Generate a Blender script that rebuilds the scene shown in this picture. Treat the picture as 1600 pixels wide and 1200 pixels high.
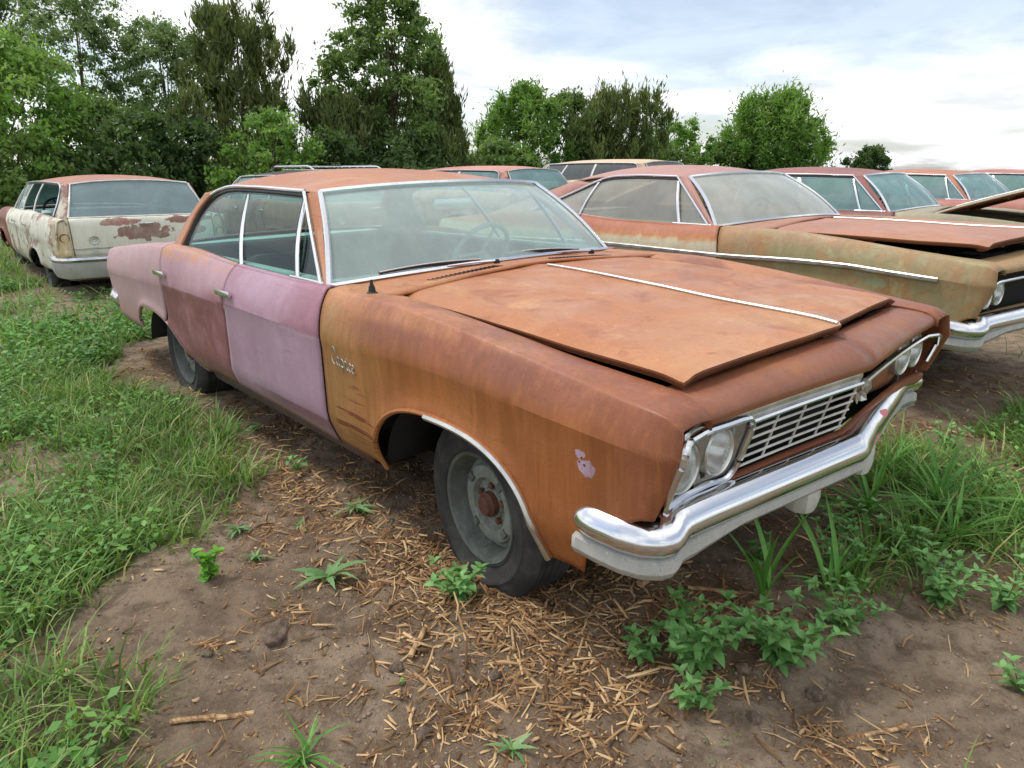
import bpy, bmesh, math, random
import numpy as np
from mathutils import Matrix, Vector
R_ = math.radians
scene = bpy.context.scene
for o in list(bpy.data.objects):
    bpy.data.objects.remove(o)
COL = scene.collection

# ------------------------------------------------------------------ camera
CAM = np.array([1.7569, -2.2797, 1.3980])
AZ, PITCH, FPX = R_(137.9853), R_(17.0033), 1092.24
F = np.array([math.cos(AZ)*math.cos(PITCH), math.sin(AZ)*math.cos(PITCH), -math.sin(PITCH)])
RT = np.cross(F, [0, 0, 1]); RT /= np.linalg.norm(RT)
UP = np.cross(RT, F)
cd = bpy.data.cameras.new('camera'); cam = bpy.data.objects.new('camera', cd); COL.objects.link(cam)
cd.sensor_width = 36; cd.lens = FPX/1600*36; cd.clip_start = 0.05; cd.clip_end = 6000
cam.matrix_world = Matrix(((RT[0], UP[0], -F[0], CAM[0]), (RT[1], UP[1], -F[1], CAM[1]), (RT[2], UP[2], -F[2], CAM[2]), (0, 0, 0, 1)))
scene.camera = cam
scene.render.resolution_x, scene.render.resolution_y = 1024, 768
scene.view_settings.view_transform = 'Standard'; scene.view_settings.look = 'None'
scene.view_settings.exposure = 0.45; scene.view_settings.gamma = 1

# ------------------------------------------------------------------ sky and sun
SUN_EL, SUN_AZ = R_(62), R_(212)          # azimuth of the sun's place in the sky, from +x towards +y
w = bpy.data.worlds.new('World'); scene.world = w; w.use_nodes = True
nt = w.node_tree; nt.nodes.clear()
wo = nt.nodes.new('ShaderNodeOutputWorld'); bg = nt.nodes.new('ShaderNodeBackground'); bg.inputs[1].default_value = 0.13
sky = nt.nodes.new('ShaderNodeTexSky'); sky.sky_type = 'NISHITA'; sky.sun_disc = False
sky.sun_elevation = SUN_EL; sky.sun_rotation = R_(90) - SUN_AZ
sky.air_density = 1.0; sky.dust_density = 2.0; sky.altitude = 300
tc = nt.nodes.new('ShaderNodeTexCoord'); sep = nt.nodes.new('ShaderNodeSeparateXYZ'); nt.links.new(tc.outputs['Generated'], sep.inputs[0])
def wmath(op, a, b=None, c=None):
    n = nt.nodes.new('ShaderNodeMath'); n.operation = op
    for i, v in enumerate((a, b, c)):
        if v is None: continue
        if isinstance(v, (int, float)): n.inputs[i].default_value = v
        else: nt.links.new(v, n.inputs[i])
    return n.outputs[0]
zz = wmath('ADD', wmath('MAXIMUM', sep.outputs[2], 0.0), 0.16)   # clouds lie on a high layer: they crowd towards the horizon
cu, cv = wmath('DIVIDE', sep.outputs[0], zz), wmath('DIVIDE', sep.outputs[1], zz)
cmb = nt.nodes.new('ShaderNodeCombineXYZ'); nt.links.new(cu, cmb.inputs[0]); nt.links.new(cv, cmb.inputs[1])
def wnoise(scale, detail, rough, dist=0.0, off=0.0):
    n = nt.nodes.new('ShaderNodeTexNoise'); n.inputs['Scale'].default_value = scale; n.inputs['Detail'].default_value = detail
    n.inputs['Roughness'].default_value = rough; n.inputs['Distortion'].default_value = dist
    mp = nt.nodes.new('ShaderNodeMapping'); mp.inputs['Location'].default_value = (off, off*.7, 0); nt.links.new(cmb.outputs[0], mp.inputs[0])
    nt.links.new(mp.outputs[0], n.inputs['Vector']); return n.outputs[0]
def wramp(v, a, b, lo=0.0, hi=1.0):
    n = nt.nodes.new('ShaderNodeMapRange'); n.interpolation_type = 'SMOOTHSTEP'
    nt.links.new(v, n.inputs[0]); n.inputs[1].default_value = a; n.inputs[2].default_value = b; n.inputs[3].default_value = lo; n.inputs[4].default_value = hi
    return n.outputs[0]
cover = wramp(wnoise(0.62, 7, 0.56, 0.5, 5.1), 0.40, 0.60, 0.27, 1.0)
tone = wramp(wnoise(1.5, 6, 0.58, 0.4, 11.0), 0.36, 0.60, 5.5, 8.2)
cc = nt.nodes.new('ShaderNodeCombineXYZ')
nt.links.new(tone, cc.inputs[0]); nt.links.new(wmath('MULTIPLY', tone, 1.008), cc.inputs[1]); nt.links.new(wmath('MULTIPLY', tone, 1.03), cc.inputs[2])
mx = nt.nodes.new('ShaderNodeMix'); mx.data_type = 'RGBA'
nt.links.new(cover, mx.inputs[0]); nt.links.new(sky.outputs[0], mx.inputs[6]); nt.links.new(cc.outputs[0], mx.inputs[7])
nt.links.new(mx.outputs[2], bg.inputs[0]); nt.links.new(bg.outputs[0], wo.inputs[0])
sd = bpy.data.lights.new('sun', 'SUN'); sd.energy = 1.5; sd.angle = R_(12); sd.color = (1.0, 0.96, 0.9)
sun = bpy.data.objects.new('sun', sd); COL.objects.link(sun)
sdir = Vector((math.cos(SUN_EL)*math.cos(SUN_AZ), math.cos(SUN_EL)*math.sin(SUN_AZ), math.sin(SUN_EL)))
sun.rotation_euler = sdir.to_track_quat('Z', 'Y').to_euler(); sun.location = sdir*50

# ------------------------------------------------------------------ helpers
def tag(o, label=None, cat=None, group=None, kind=None):
    if label: o['label'] = label
    if cat: o['category'] = cat
    if group: o['group'] = group
    if kind: o['kind'] = kind
    return o
def empty(name, mat4=None, parent=None):
    o = bpy.data.objects.new(name, None); COL.objects.link(o); o.empty_display_size = .2
    if parent: o.parent = parent
    if mat4 is not None: o.matrix_local = mat4
    return o
class MB:
    """collects geometry for ONE mesh object"""
    def __init__(s): s.v = []; s.f = []; s.sharp = []
    def add(s, v, f):
        b = len(s.v); s.v.extend([tuple(map(float, p)) for p in v]); s.f.extend([tuple(b+i for i in q) for q in f]); return s
    def grid(s, G, flip=False, closeu=False, closev=False):
        G = np.asarray(G, float); nu, nv = G.shape[:2]; f = []
        for i in range(nu if closeu else nu-1):
            for j in range(nv if closev else nv-1):
                a, b, c, d = i*nv+j, ((i+1) % nu)*nv+j, ((i+1) % nu)*nv+(j+1) % nv, i*nv+(j+1) % nv
                f.append((a, d, c, b) if flip else (a, b, c, d))
        return s.add(G.reshape(-1, 3), f)
    def box(s, c, size, rot=None, bev=0.0):
        hx, hy, hz = [k/2 for k in size]; c = np.array(c, float)
        if bev <= 0:
            V = np.array([(x, y, z) for x in (-hx, hx) for y in (-hy, hy) for z in (-hz, hz)], float)
            fs = [(0, 1, 3, 2), (4, 6, 7, 5), (0, 4, 5, 1), (2, 3, 7, 6), (0, 2, 6, 4), (1, 5, 7, 3)]
        else:
            bm = bmesh.new(); bmesh.ops.create_cube(bm, size=1.0)
            for v in bm.verts: v.co = (v.co.x*size[0], v.co.y*size[1], v.co.z*size[2])
            bmesh.ops.bevel(bm, geom=bm.edges[:], offset=bev, segments=2, affect='EDGES', profile=.6)
            bm.verts.index_update(); V = np.array([v.co[:] for v in bm.verts]); fs = [tuple(v.index for v in f.verts) for f in bm.faces]; bm.free()
        if rot is not None: V = V @ np.array(rot).T
        return s.add(V+c, fs)
    def tube(s, path, r, n=6, cap=True, flat=None, upv=(0, 0, 1)):
        P = np.array(path, float); m = len(P); r = np.broadcast_to(np.array(r, float), (m,)); rings = []
        T = np.gradient(P, axis=0) if m > 2 else np.repeat((P[1]-P[0])[None], m, 0)
        for i in range(m):
            t = T[i]/(np.linalg.norm(T[i])+1e-12); u = np.array(upv, float)
            if abs(t @ u) > .95*np.linalg.norm(u): u = np.array((1., .13, 0))
            a = np.cross(t, u); a /= np.linalg.norm(a); b = np.cross(a, t)
            k = 1.0 if flat is None else flat
            rings.append([P[i]+r[i]*(math.cos(q)*a+k*math.sin(q)*b) for q in np.arange(n)*2*math.pi/n])
        G = np.array(rings); b0 = len(s.v); s.grid(G, closev=True)
        if cap: s.f.append(tuple(b0+i for i in range(n))); s.f.append(tuple(b0+(m-1)*n+i for i in range(n))[::-1])
        return s
    def strip(s, path, wdir, w, ndir, t):
        """flat bar of width w along wdir and thickness t along ndir, swept along path"""
        P = np.array(path, float); wd = np.array(wdir, float); nd = np.array(ndir, float)
        if wd.ndim == 1: wd = np.repeat(wd[None], len(P), 0)
        if nd.ndim == 1: nd = np.repeat(nd[None], len(P), 0)
        ring = [P-wd*w/2, P-wd*w/2+nd*t*.6, P-wd*w*.28+nd*t, P+wd*w*.28+nd*t, P+wd*w/2+nd*t*.6, P+wd*w/2]
        G = np.stack(ring, 1); b0 = len(s.v); s.grid(G, closev=True)
        n = 6; m = len(P); s.f.append(tuple(b0+i for i in range(n))); s.f.append(tuple(b0+(m-1)*n+i for i in range(n))[::-1])
        return s
    def lathe(s, prof, n=32, axis='y', c=(0, 0, 0), close=False):
        P = np.array(prof, float); G = []
        for q in np.arange(n)*2*math.pi/n:
            ring = [(p[0]*math.cos(q), p[1], p[0]*math.sin(q)) for p in P]
            G.append(ring)
        G = np.array(G)
        if axis == 'x': G = G[..., [1, 0, 2]]
        if axis == 'z': G = G[..., [0, 2, 1]]
        return s.grid(G+np.array(c), closeu=True, closev=close)
    def obj(s, name, mat, parent=None, smooth=True, angle=32, solid=0.0, subsurf=0, loc=None, fix=False):
        me = bpy.data.meshes.new(name); me.from_pydata(s.v, [], s.f); 
        if fix or smooth:
            bm = bmesh.new(); bm.from_mesh(me); bmesh.ops.remove_doubles(bm, verts=bm.verts, dist=1e-5)
            if fix: bmesh.ops.recalc_face_normals(bm, faces=bm.faces)
            bm.to_mesh(me); bm.free()
        me.validate()
        if smooth:
            me.polygons.foreach_set('use_smooth', [True]*len(me.polygons)); me.set_sharp_from_angle(angle=R_(angle))
        if isinstance(mat, (list, tuple)):
            for m in mat: me.materials.append(m)
        else: me.materials.append(mat)
        o = bpy.data.objects.new(name, me); COL.objects.link(o)
        if parent: o.parent = parent
        if loc is not None: o.location = loc
        if solid:
            md = o.modifiers.new('thickness', 'SOLIDIFY'); md.thickness = solid; md.offset = -1
        if subsurf:
            md = o.modifiers.new('smooth', 'SUBSURF'); md.levels = md.render_levels = subsurf
        return o
def big_mesh(name, V, faces, mat, parent=None, smooth=False, attr=None):
    """numpy mesh: V (n,3), faces list of (m,k) arrays"""
    me = bpy.data.meshes.new(name); V = np.asarray(V, np.float32); me.vertices.add(len(V)); me.vertices.foreach_set('co', V.ravel())
    tot = sum(f.size for f in faces); np_ = sum(len(f) for f in faces); me.loops.add(tot); me.polygons.add(np_)
    me.loops.foreach_set('vertex_index', np.concatenate([f.ravel() for f in faces]).astype(np.int32))
    st = np.concatenate([np.full(len(f), f.shape[1]) for f in faces]); starts = np.concatenate([[0], np.cumsum(st)[:-1]])
    me.polygons.foreach_set('loop_start', starts.astype(np.int32))
    if smooth: me.polygons.foreach_set('use_smooth', np.ones(np_, bool))
    if attr:
        for k, a in attr.items():
            at = me.attributes.new(k, 'FLOAT', 'POINT'); at.data.foreach_set('value', np.asarray(a, np.float32))
    me.update(calc_edges=True); me.materials.append(mat)
    o = bpy.data.objects.new(name, me); COL.objects.link(o)
    if parent: o.parent = parent
    return o
def cub(x, xs, ys):
    """smooth (Hermite) interpolation through points with increasing xs"""
    x = np.asarray(x, float); xs = np.asarray(xs, float); ys = np.asarray(ys, float)
    d = np.diff(ys)/np.diff(xs); m = np.concatenate([[d[0]], np.where(d[:-1]*d[1:] > 0, 2*d[:-1]*d[1:]/(d[:-1]+d[1:]+1e-12), 0), [d[-1]]])
    i = np.clip(np.searchsorted(xs, x)-1, 0, len(xs)-2); h = xs[i+1]-xs[i]; t = np.clip((x-xs[i])/h, 0, 1)
    return (2*t**3-3*t**2+1)*ys[i]+(t**3-2*t**2+t)*h*m[i]+(-2*t**3+3*t**2)*ys[i+1]+(t**3-t**2)*h*m[i+1]
def poly(pts, n):
    """resample a polyline smoothly to n points (Catmull-Rom)"""
    P = np.array(pts, float); d = np.concatenate([[0], np.cumsum(np.linalg.norm(np.diff(P, axis=0), axis=1))]); t = np.linspace(0, d[-1], n)
    out = np.empty((n, P.shape[1])); 
    T = np.gradient(P, d, axis=0) if len(P) > 2 else np.repeat(((P[1]-P[0])/d[-1])[None], 2, 0)
    i = np.clip(np.searchsorted(d, t)-1, 0, len(P)-2); h = (d[i+1]-d[i])[:, None]; q = ((t-d[i])[:, None]/h)
    return (2*q**3-3*q**2+1)*P[i]+(q**3-2*q**2+q)*h*T[i]+(-2*q**3+3*q**2)*P[i+1]+(q**3-q**2)*h*T[i+1]
def linpath(pts, n):
    P = np.array(pts, float); d = np.concatenate([[0], np.cumsum(np.linalg.norm(np.diff(P, axis=0), axis=1))]); t = np.linspace(0, d[-1], n)
    return np.stack([np.interp(t, d, P[:, k]) for k in range(P.shape[1])], 1)
def lerp(a, b, t): return np.asarray(a, float)*(1-t)+np.asarray(b, float)*t
def rotm(ax, a): return np.array(Matrix.Rotation(a, 3, ax))

# ------------------------------------------------------------------ material helpers
class NT:
    def __init__(s, name):
        s.m = bpy.data.materials.new(name); s.m.use_nodes = True; s.t = s.m.node_tree; s.t.nodes.clear()
        s.out = s.t.nodes.new('ShaderNodeOutputMaterial'); s._co = None
    def n(s, typ, **kw):
        nd = s.t.nodes.new(typ)
        for k, v in kw.items(): setattr(nd, k, v)
        return nd
    def setv(s, sock, v):
        if hasattr(v, 'is_output') or isinstance(v, bpy.types.NodeSocket): s.t.links.new(v, sock)
        elif isinstance(v, (tuple, list)): sock.default_value = tuple(v) if len(v) == len(sock.default_value) else tuple(v)+(1,)
        else: sock.default_value = v
    def co(s):
        if s._co is None: s._co = s.n('ShaderNodeTexCoord').outputs['Object']
        return s._co
    def xyz(s, v=None):
        nd = s.n('ShaderNodeSeparateXYZ'); s.setv(nd.inputs[0], v if v is not None else s.co()); return nd.outputs
    def noise(s, scale, detail=4, rough=.55, dist=0.0, stretch=None, off=0.0, co=None):
        nd = s.n('ShaderNodeTexNoise'); nd.inputs['Scale'].default_value = scale; nd.inputs['Detail'].default_value = detail
        nd.inputs['Roughness'].default_value = rough; nd.inputs['Distortion'].default_value = dist
        v = co if co is not None else s.co()
        mp = s.n('ShaderNodeMapping'); s.setv(mp.inputs[0], v); mp.inputs['Location'].default_value = (off, off*.37, off*.61)
        if stretch: mp.inputs['Scale'].default_value = stretch
        s.setv(nd.inputs['Vector'], mp.outputs[0]); return nd.outputs[0]
    def math(s, op, a, b=0.0, c=None):
        nd = s.n('ShaderNodeMath', operation=op); s.setv(nd.inputs[0], a); s.setv(nd.inputs[1], b)
        if c is not None: s.setv(nd.inputs[2], c)
        return nd.outputs[0]
    def ramp(s, v, a, b, lo=0.0, hi=1.0):
        nd = s.n('ShaderNodeMapRange', interpolation_type='SMOOTHSTEP'); s.setv(nd.inputs[0], v)
        for i, q in enumerate((a, b, lo, hi)): s.setv(nd.inputs[1+i], q)
        return nd.outputs[0]
    def mix(s, f, a, b, mode='MIX'):
        nd = s.n('ShaderNodeMix', data_type='RGBA', blend_type=mode); s.setv(nd.inputs[0], f); s.setv(nd.inputs[6], a); s.setv(nd.inputs[7], b); return nd.outputs[2]
    def bump(s, h, strength=.3, dist=.01):
        nd = s.n('ShaderNodeBump'); s.setv(nd.inputs['Height'], h); nd.inputs['Strength'].default_value = strength; nd.inputs['Distance'].default_value = dist; return nd.outputs[0]
    def attr(s, name): nd = s.n('ShaderNodeAttribute', attribute_name=name); return nd.outputs['Fac']
    def bsdf(s, col, rough=.6, metal=0.0, normal=None, spec=None, **kw):
        nd = s.n('ShaderNodeBsdfPrincipled'); s.setv(nd.inputs['Base Color'], col); s.setv(nd.inputs['Roughness'], rough); s.setv(nd.inputs['Metallic'], metal)
        if normal is not None: s.setv(nd.inputs['Normal'], normal)
        if spec is not None: nd.inputs['Specular IOR Level'].default_value = spec
        for k, v in kw.items(): s.setv(nd.inputs[k], v)
        return nd.outputs[0]
    def done(s, sh): s.t.links.new(sh, s.out.inputs[0]); return s.m
def plain(name, col, rough=.6, metal=0.0, var=.25, scale=6, bump=0.0, spec=None):
    t = NT(name); n = t.noise(scale, 5, .6); c = t.mix(t.ramp(n, .3, .7), [k*(1-var) for k in col], [min(1, k*(1+var)) for k in col])
    nm = t.bump(t.noise(scale*8, 3), bump) if bump else None
    return t.done(t.bsdf(c, t.ramp(n, .2, .8, max(.02, rough-.08), min(1, rough+.08)), metal, nm, spec))
def srgb(r, g, b):
    f = lambda c: (c/255/12.92) if c/255 <= .04045 else ((c/255+.055)/1.055)**2.4
    return (f(r), f(g), f(b))
def paint(name, a, b, rust=None, rust_lo=.55, rust_hi=.68, streak=.25, rough=.5, layers=(), scale=1.3, off=0.0, spec=.35, speck=.5, grain=.10, chips=.8):
    """weathered car paint: two tones a/b, rust blooming through, vertical wash streaks, and layers = [(builder, colour)]"""
    t = NT(name)
    big = t.noise(scale, 5, .6, .4, off=off); mid = t.noise(scale*5, 5, .65, .2, off=off+3); fine = t.noise(90, 4, .7, off=off); stk = t.noise(9, 4, .6, .1, stretch=(1, 1, .12), off=off+7)
    c = t.mix(t.ramp(big, .3, .7), a, b)
    for build, col in layers: c = t.mix(build(t, big, mid, stk), c, col)
    if rust is not None:
        m = t.ramp(t.math('ADD', t.math('MULTIPLY', big, .6), t.math('MULTIPLY', mid, .4)), rust_lo, rust_hi); c = t.mix(m, c, rust)
    c = t.mix(t.ramp(stk, .35, .7, 0.0, streak), c, [k*.55 for k in a])
    drip = t.noise(46, 4, .7, .1, stretch=(1, 1, .05), off=off+13); c = t.mix(t.ramp(drip, .46, .72, 0.0, streak*.9), c, [k*.62 for k in a]); c = t.mix(t.ramp(drip, .50, .30, 0.0, streak*.55), c, [min(1, k*1.3) for k in b])
    c = t.mix(t.ramp(mid, .45, .75, 0.0, .22), c, [min(1, k*1.35+.02) for k in b])
    c = t.mix(t.ramp(fine, .60, .74, 0.0, speck), c, [k*.5 for k in a])
    c = t.mix(t.ramp(fine, .25, .40, grain, 0.0), c, [min(1, k*1.5+.03) for k in b])
    if chips:      # pits, chips and hairline scratches
        pit = t.noise(170, 3, .6, off=off+17); pk = t.math('MULTIPLY', t.ramp(pit, .635, .66), t.ramp(mid, .40, .60)); c = t.mix(t.math('MULTIPLY', pk, chips), c, [k*.38 for k in a])
        pl = t.noise(120, 3, .6, off=off+23); c = t.mix(t.math('MULTIPLY', t.math('MULTIPLY', t.ramp(pl, .665, .69), t.ramp(big, .42, .6)), chips*.7), c, [min(1, k*1.55+.05) for k in b])
        sc_ = t.noise(1.0, 2, .5, .8, stretch=(5, 5, 130), off=off+29); c = t.mix(t.math('MULTIPLY', t.math('MULTIPLY', t.ramp(sc_, .655, .675), t.ramp(mid, .45, .62)), chips*.5), c, [k*.5 for k in a])
        spots = t.noise(26, 5, .75, .5, off=off+31); c = t.mix(t.ramp(spots, .60, .70, 0, chips*.45), c, [k*.62 for k in a]); c = t.mix(t.ramp(spots, .38, .28, 0, chips*.35), c, [min(1, k*1.3+.02) for k in b])
    wave = t.noise(3.2, 2, .4, off=off+37)
    h = t.math('ADD', t.math('MULTIPLY', fine, .5), t.math('ADD', t.math('MULTIPLY', mid, .5), t.math('MULTIPLY', wave, 1.6)))
    return t.done(t.bsdf(c, t.ramp(mid, .3, .7, rough-.09, rough+.12), 0.0, t.bump(h, .16, .008), spec))
# ------------------------------------------------------------------ shared car materials
def below(z, soft=.03, wob=.05):
    return lambda t, big, mid, stk: t.ramp(t.math('ADD', t.xyz()[2], t.math('MULTIPLY', t.math('SUBTRACT', mid, .5), wob)), z-soft, z+soft, 1.0, 0.0)
def above(z, soft=.03, wob=.05):
    return lambda t, big, mid, stk: t.ramp(t.math('ADD', t.xyz()[2], t.math('MULTIPLY', t.math('SUBTRACT', mid, .5), wob)), z-soft, z+soft, 0.0, 1.0)
def along(axis, a, b, k=1.0, wob=.1):
    return lambda t, big, mid, stk: t.math('MULTIPLY', t.ramp(t.math('ADD', t.xyz()[axis], t.math('MULTIPLY', t.math('SUBTRACT', mid, .5), wob)), a, b), k)
def both(f, g): return lambda *a: a[0].math('MULTIPLY', f(*a), g(*a))
def blot(x, y, z, rx, rz, wob=.5, k=1.0, ry=.3, nz=14):
    """irregular patch about a point of the body"""
    def f(t, big, mid, stk):
        X = t.xyz(); q = t.noise(nz, 3, .6, off=x*3)
        d = t.math('ADD', t.math('POWER', t.math('DIVIDE', t.math('SUBTRACT', X[0], x), rx), 2.0), t.math('POWER', t.math('DIVIDE', t.math('SUBTRACT', X[2], z), rz), 2.0))
        d = t.math('ADD', d, t.math('POWER', t.math('DIVIDE', t.math('SUBTRACT', X[1], y), ry), 2.0))
        d = t.math('ADD', d, t.math('MULTIPLY', t.math('SUBTRACT', q, .5), wob*4))
        return t.ramp(d, .85, 1.1, k, 0.0)
    return f
def cloudy(lo, hi, k=1.0, sc=2.0, off=0.0): return lambda t, big, mid, stk: t.math('MULTIPLY', t.ramp(t.noise(sc, 6, .65, .6, off=off), lo, hi), k)
def streaks(lo, hi, k=1.0): return lambda t, big, mid, stk: t.math('MULTIPLY', t.ramp(stk, lo, hi), k)

def make_chrome(name, rough=.14, dirt=.35, stain=None):
    t = NT(name); n = t.noise(5, 5, .65, .3); f = t.noise(70, 4, .7)
    m = t.ramp(t.math('ADD', t.math('MULTIPLY', n, .6), t.math('MULTIPLY', f, .4)), .44, .68, 0.0, dirt)
    base = t.bsdf((.74, .75, .77), t.ramp(n, .3, .7, rough, rough+.12), 1.0)
    dsh = t.bsdf(t.mix(f, (.34, .33, .31), (.22, .19, .16)), .6, 0.0)
    ms = t.n('ShaderNodeMixShader'); t.setv(ms.inputs[0], m); t.t.links.new(base, ms.inputs[1]); t.t.links.new(dsh, ms.inputs[2]); sh = ms.outputs[0]
    if stain:
        mk = None
        for s_ in stain:
            q = s_(t, n, n, n); mk = q if mk is None else t.math('MAXIMUM', mk, q)
        p = t.bsdf((.72, .18, .22), .5, 0.0); m2 = t.n('ShaderNodeMixShader'); t.setv(m2.inputs[0], mk); t.t.links.new(sh, m2.inputs[1]); t.t.links.new(p, m2.inputs[2]); sh = m2.outputs[0]
    return t.done(sh)
def make_glass(name, tint, dust_sheen, dust_sheen_col=(.60, .64, .60), rough=.03, gl_k=1.3):
    t = NT(name); n = t.noise(3.0, 5, .6, .5); st = t.noise(6, 4, .6, .2, stretch=(1, 1, .2)); f = t.noise(140, 3, .7)
    tr = t.n('ShaderNodeBsdfTransparent'); tr.inputs[0].default_value = tint+(1,)
    gl = t.n('ShaderNodeBsdfGlossy'); gl.inputs['Roughness'].default_value = rough; gl.inputs[0].default_value = (.9, .95, .95, 1)
    fr = t.n('ShaderNodeFresnel'); ge = t.n('ShaderNodeNewGeometry'); t.setv(fr.inputs[0], t.math('ADD', t.math('MULTIPLY', ge.outputs['Backfacing'], -.8333), 1.5))
    m1 = t.n('ShaderNodeMixShader'); t.setv(m1.inputs[0], t.math('MINIMUM', t.math('MULTIPLY', fr.outputs[0], gl_k), .9)); t.t.links.new(tr.outputs[0], m1.inputs[1]); t.t.links.new(gl.outputs[0], m1.inputs[2])
    df = t.n('ShaderNodeBsdfDiffuse'); df.inputs[0].default_value = dust_sheen_col+(1,)  # diffuse coat: dust, and on the wagon glass a painted sky reflection
    m2 = t.n('ShaderNodeMixShader')
    k = t.math('MULTIPLY', t.ramp(t.math('ADD', t.math('MULTIPLY', n, .5), t.math('ADD', t.math('MULTIPLY', st, .35), t.math('MULTIPLY', f, .15))), .35, .65, dust_sheen*.85, dust_sheen*1.15), 1.0)
    t.setv(m2.inputs[0], k); t.t.links.new(m1.outputs[0], m2.inputs[1]); t.t.links.new(df.outputs[0], m2.inputs[2])
    return t.done(m2.outputs[0])
CH = make_chrome('chrome', .13, .22)
CHB = make_chrome('bumper_chrome', .08, .10, [blot(.875, .40, .540, .016, .025, .3, 1, .07, 25), blot(.935, .13, .505, .05, .012, .3, 1, .10, 25)])
ALU = plain('dull_aluminium', (.60, .60, .56), .35, .85, .2, 9)
BEZ = plain('dull_bezel_metal', (.36, .36, .33), .38, .7, .2, 12)
GREYTRIM = plain('pale_grey_enamel', (.62, .61, .56), .45, .2, .15, 8)
VAL = paint('pale_valance', (.36, .36, .33), (.46, .46, .42), srgb(120, 85, 60), .66, .78, .2, .5)
BLK = plain('black_rubber', (.018, .018, .018), .7, 0, .3, 20)
GASK = plain('window_gasket', (.02, .02, .022), .55, 0, .3, 12)
DARK = plain('dark_underbody', (.022, .018, .015), .9, 0, .4, 6)
ENG = plain('grimy_engine', (.04, .033, .028), .75, .2, .5, 9)
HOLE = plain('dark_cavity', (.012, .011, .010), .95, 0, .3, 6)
LENS = make_glass('lamp_lens', (.92, .95, .95), .30, (.62, .62, .58), .05)
SILVER = plain('lamp_reflector', (.78, .79, .78), .2, .95, .1, 30)
REDL = plain('red_lamp_lens', (.25, .01, .012), .25, 0, .3, 20)
GL_WS = make_glass('dusty_windshield_glass', (.80, .93, .90), .37, (.62, .76, .71), .03, 1.8)
GL_SD = make_glass('side_window_glass', (.60, .78, .73), .012, (.45, .52, .48), .02, .6)
GL_BG = make_glass('hazy_window_glass', (.62, .72, .70), .42, (.52, .57, .54), .03, .8)
GL_TQ = make_glass('turquoise_hazy_glass', (.50, .72, .72), .45, (.36, .54, .54), .03, .6)
INT_T = plain('faded_turquoise_vinyl', (.42, .55, .51), .6, 0, .2, 5)
INT_D = plain('dark_seat_cloth', (.045, .055, .052), .85, 0, .35, 8)
INT_G = plain('grey_headliner', (.20, .22, .21), .9, 0, .25, 4)
WHL = paint('grey_green_wheel_steel', (.08, .09, .08), (.16, .18, .155), srgb(86, 60, 42), .54, .68, .4, .6, scale=6)
WHL2 = paint('worn_wheel_disc', (.17, .19, .165), (.28, .31, .265), srgb(86, 60, 42), .50, .64, .4, .6, scale=7)
HUBR = paint('rusty_hub', (.10, .045, .028), (.17, .075, .04), None, rough=.8, scale=20)
def tyre_mat():
    t = NT('weathered_tyre'); n = t.noise(7, 5, .6); f = t.noise(60, 3)
    c = t.mix(t.ramp(n, .35, .7), (.030, .030, .030), (.075, .073, .068)); return t.done(t.bsdf(c, .85, 0, t.bump(f, .3, .003), .25))
TYR = tyre_mat()
RUST_SHADE = paint('rusty_inner_and_shaded_edge', srgb(105, 66, 44), srgb(140, 88, 55), srgb(80, 50, 35), .5, .7, .3, .75)  # rust of the inner frame; on the hood edge its dark tone paints shade

# ------------------------------------------------------------------ body lines (x forward from front axle, half width y, height z)
zc = lambda x: cub(x, [-4.46, -3.6, -2.78, -1.8, -.8, -.17, .11, .35, .6, .74, .9], [.70, .735, .762, .785, .777, .790, .788, .772, .757, .745, .735])
yc = lambda x: cub(x, [-4.46, -4.0, -3.2, -2.0, -.8, .3, .55, .70, .80, .89], [.915, .965, .992, 1.003, 1.003, 1.002, .997, .985, .968, .940])
zs = lambda x: cub(x, [-4.46, -3.9, -3.2, -2.8, -2.5, -2.2, -1.83, -1.2, -.85, -.38, -.03, .28, .53, .71, .82, .865, .89], [.845, .903, .962, .980, .980, .962, .945, .940, .955, .962, .940, .909, .879, .855, .842, .825, .806])
ys = lambda x: cub(x, [-4.46, -3.2, -2.6, -2.2, -1.8, -.85, -.4, .24, .68, .8, .89], [.872, .930, .940, .915, .905, .915, .933, .938, .936, .934, .932])
yF = lambda x: cub(x, [-1.0, -.85, .70, .88], [.80, .775, .775, .805])
zF = lambda x: cub(x, [-1.0, -.85, -.5, .11, .39, .63, .76, .82, .86, .88], [.955, .958, .948, .903, .876, .860, .852, .843, .829, .810])
zD = lambda x: cub(x, [-4.46, -3.9, -3.2, -2.69, -2.5, -1.83, -1.22, -.9], [.85, .905, .968, .990, .992, .957, .949, .949])
yD = lambda x: cub(x, [-4.46, -3.3, -2.9, -2.5, -.8], [.80, .80, .84, .868, .868])
def ylow(x, z):
    t = np.clip((zc(x)-z)/(zc(x)-.30), 0, 1.15)
    return yc(x)-.004*np.clip(t*9, 0, 1)-.012*t-.052*np.maximum(0, (t-.72)/.28)**1.25
def arch_front():
    a = np.linspace(math.pi, 0, 33); x = np.sign(np.cos(a))*np.abs(np.cos(a))**(2/2.5)*.448-.008; z = .295+.338*np.abs(np.sin(a))**(2/2.5); return np.stack([x, z], 1)
ARCH_F = arch_front()
ARCH_R = poly([(-2.30, .32), (-2.42, .335), (-2.52, .38), (-2.62, .44), (-2.72, .49), (-2.85, .535), (-3.0, .563), (-3.15, .577), (-3.3, .572), (-3.42, .54), (-3.475, .48), (-3.48, .40)], 33)
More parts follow.
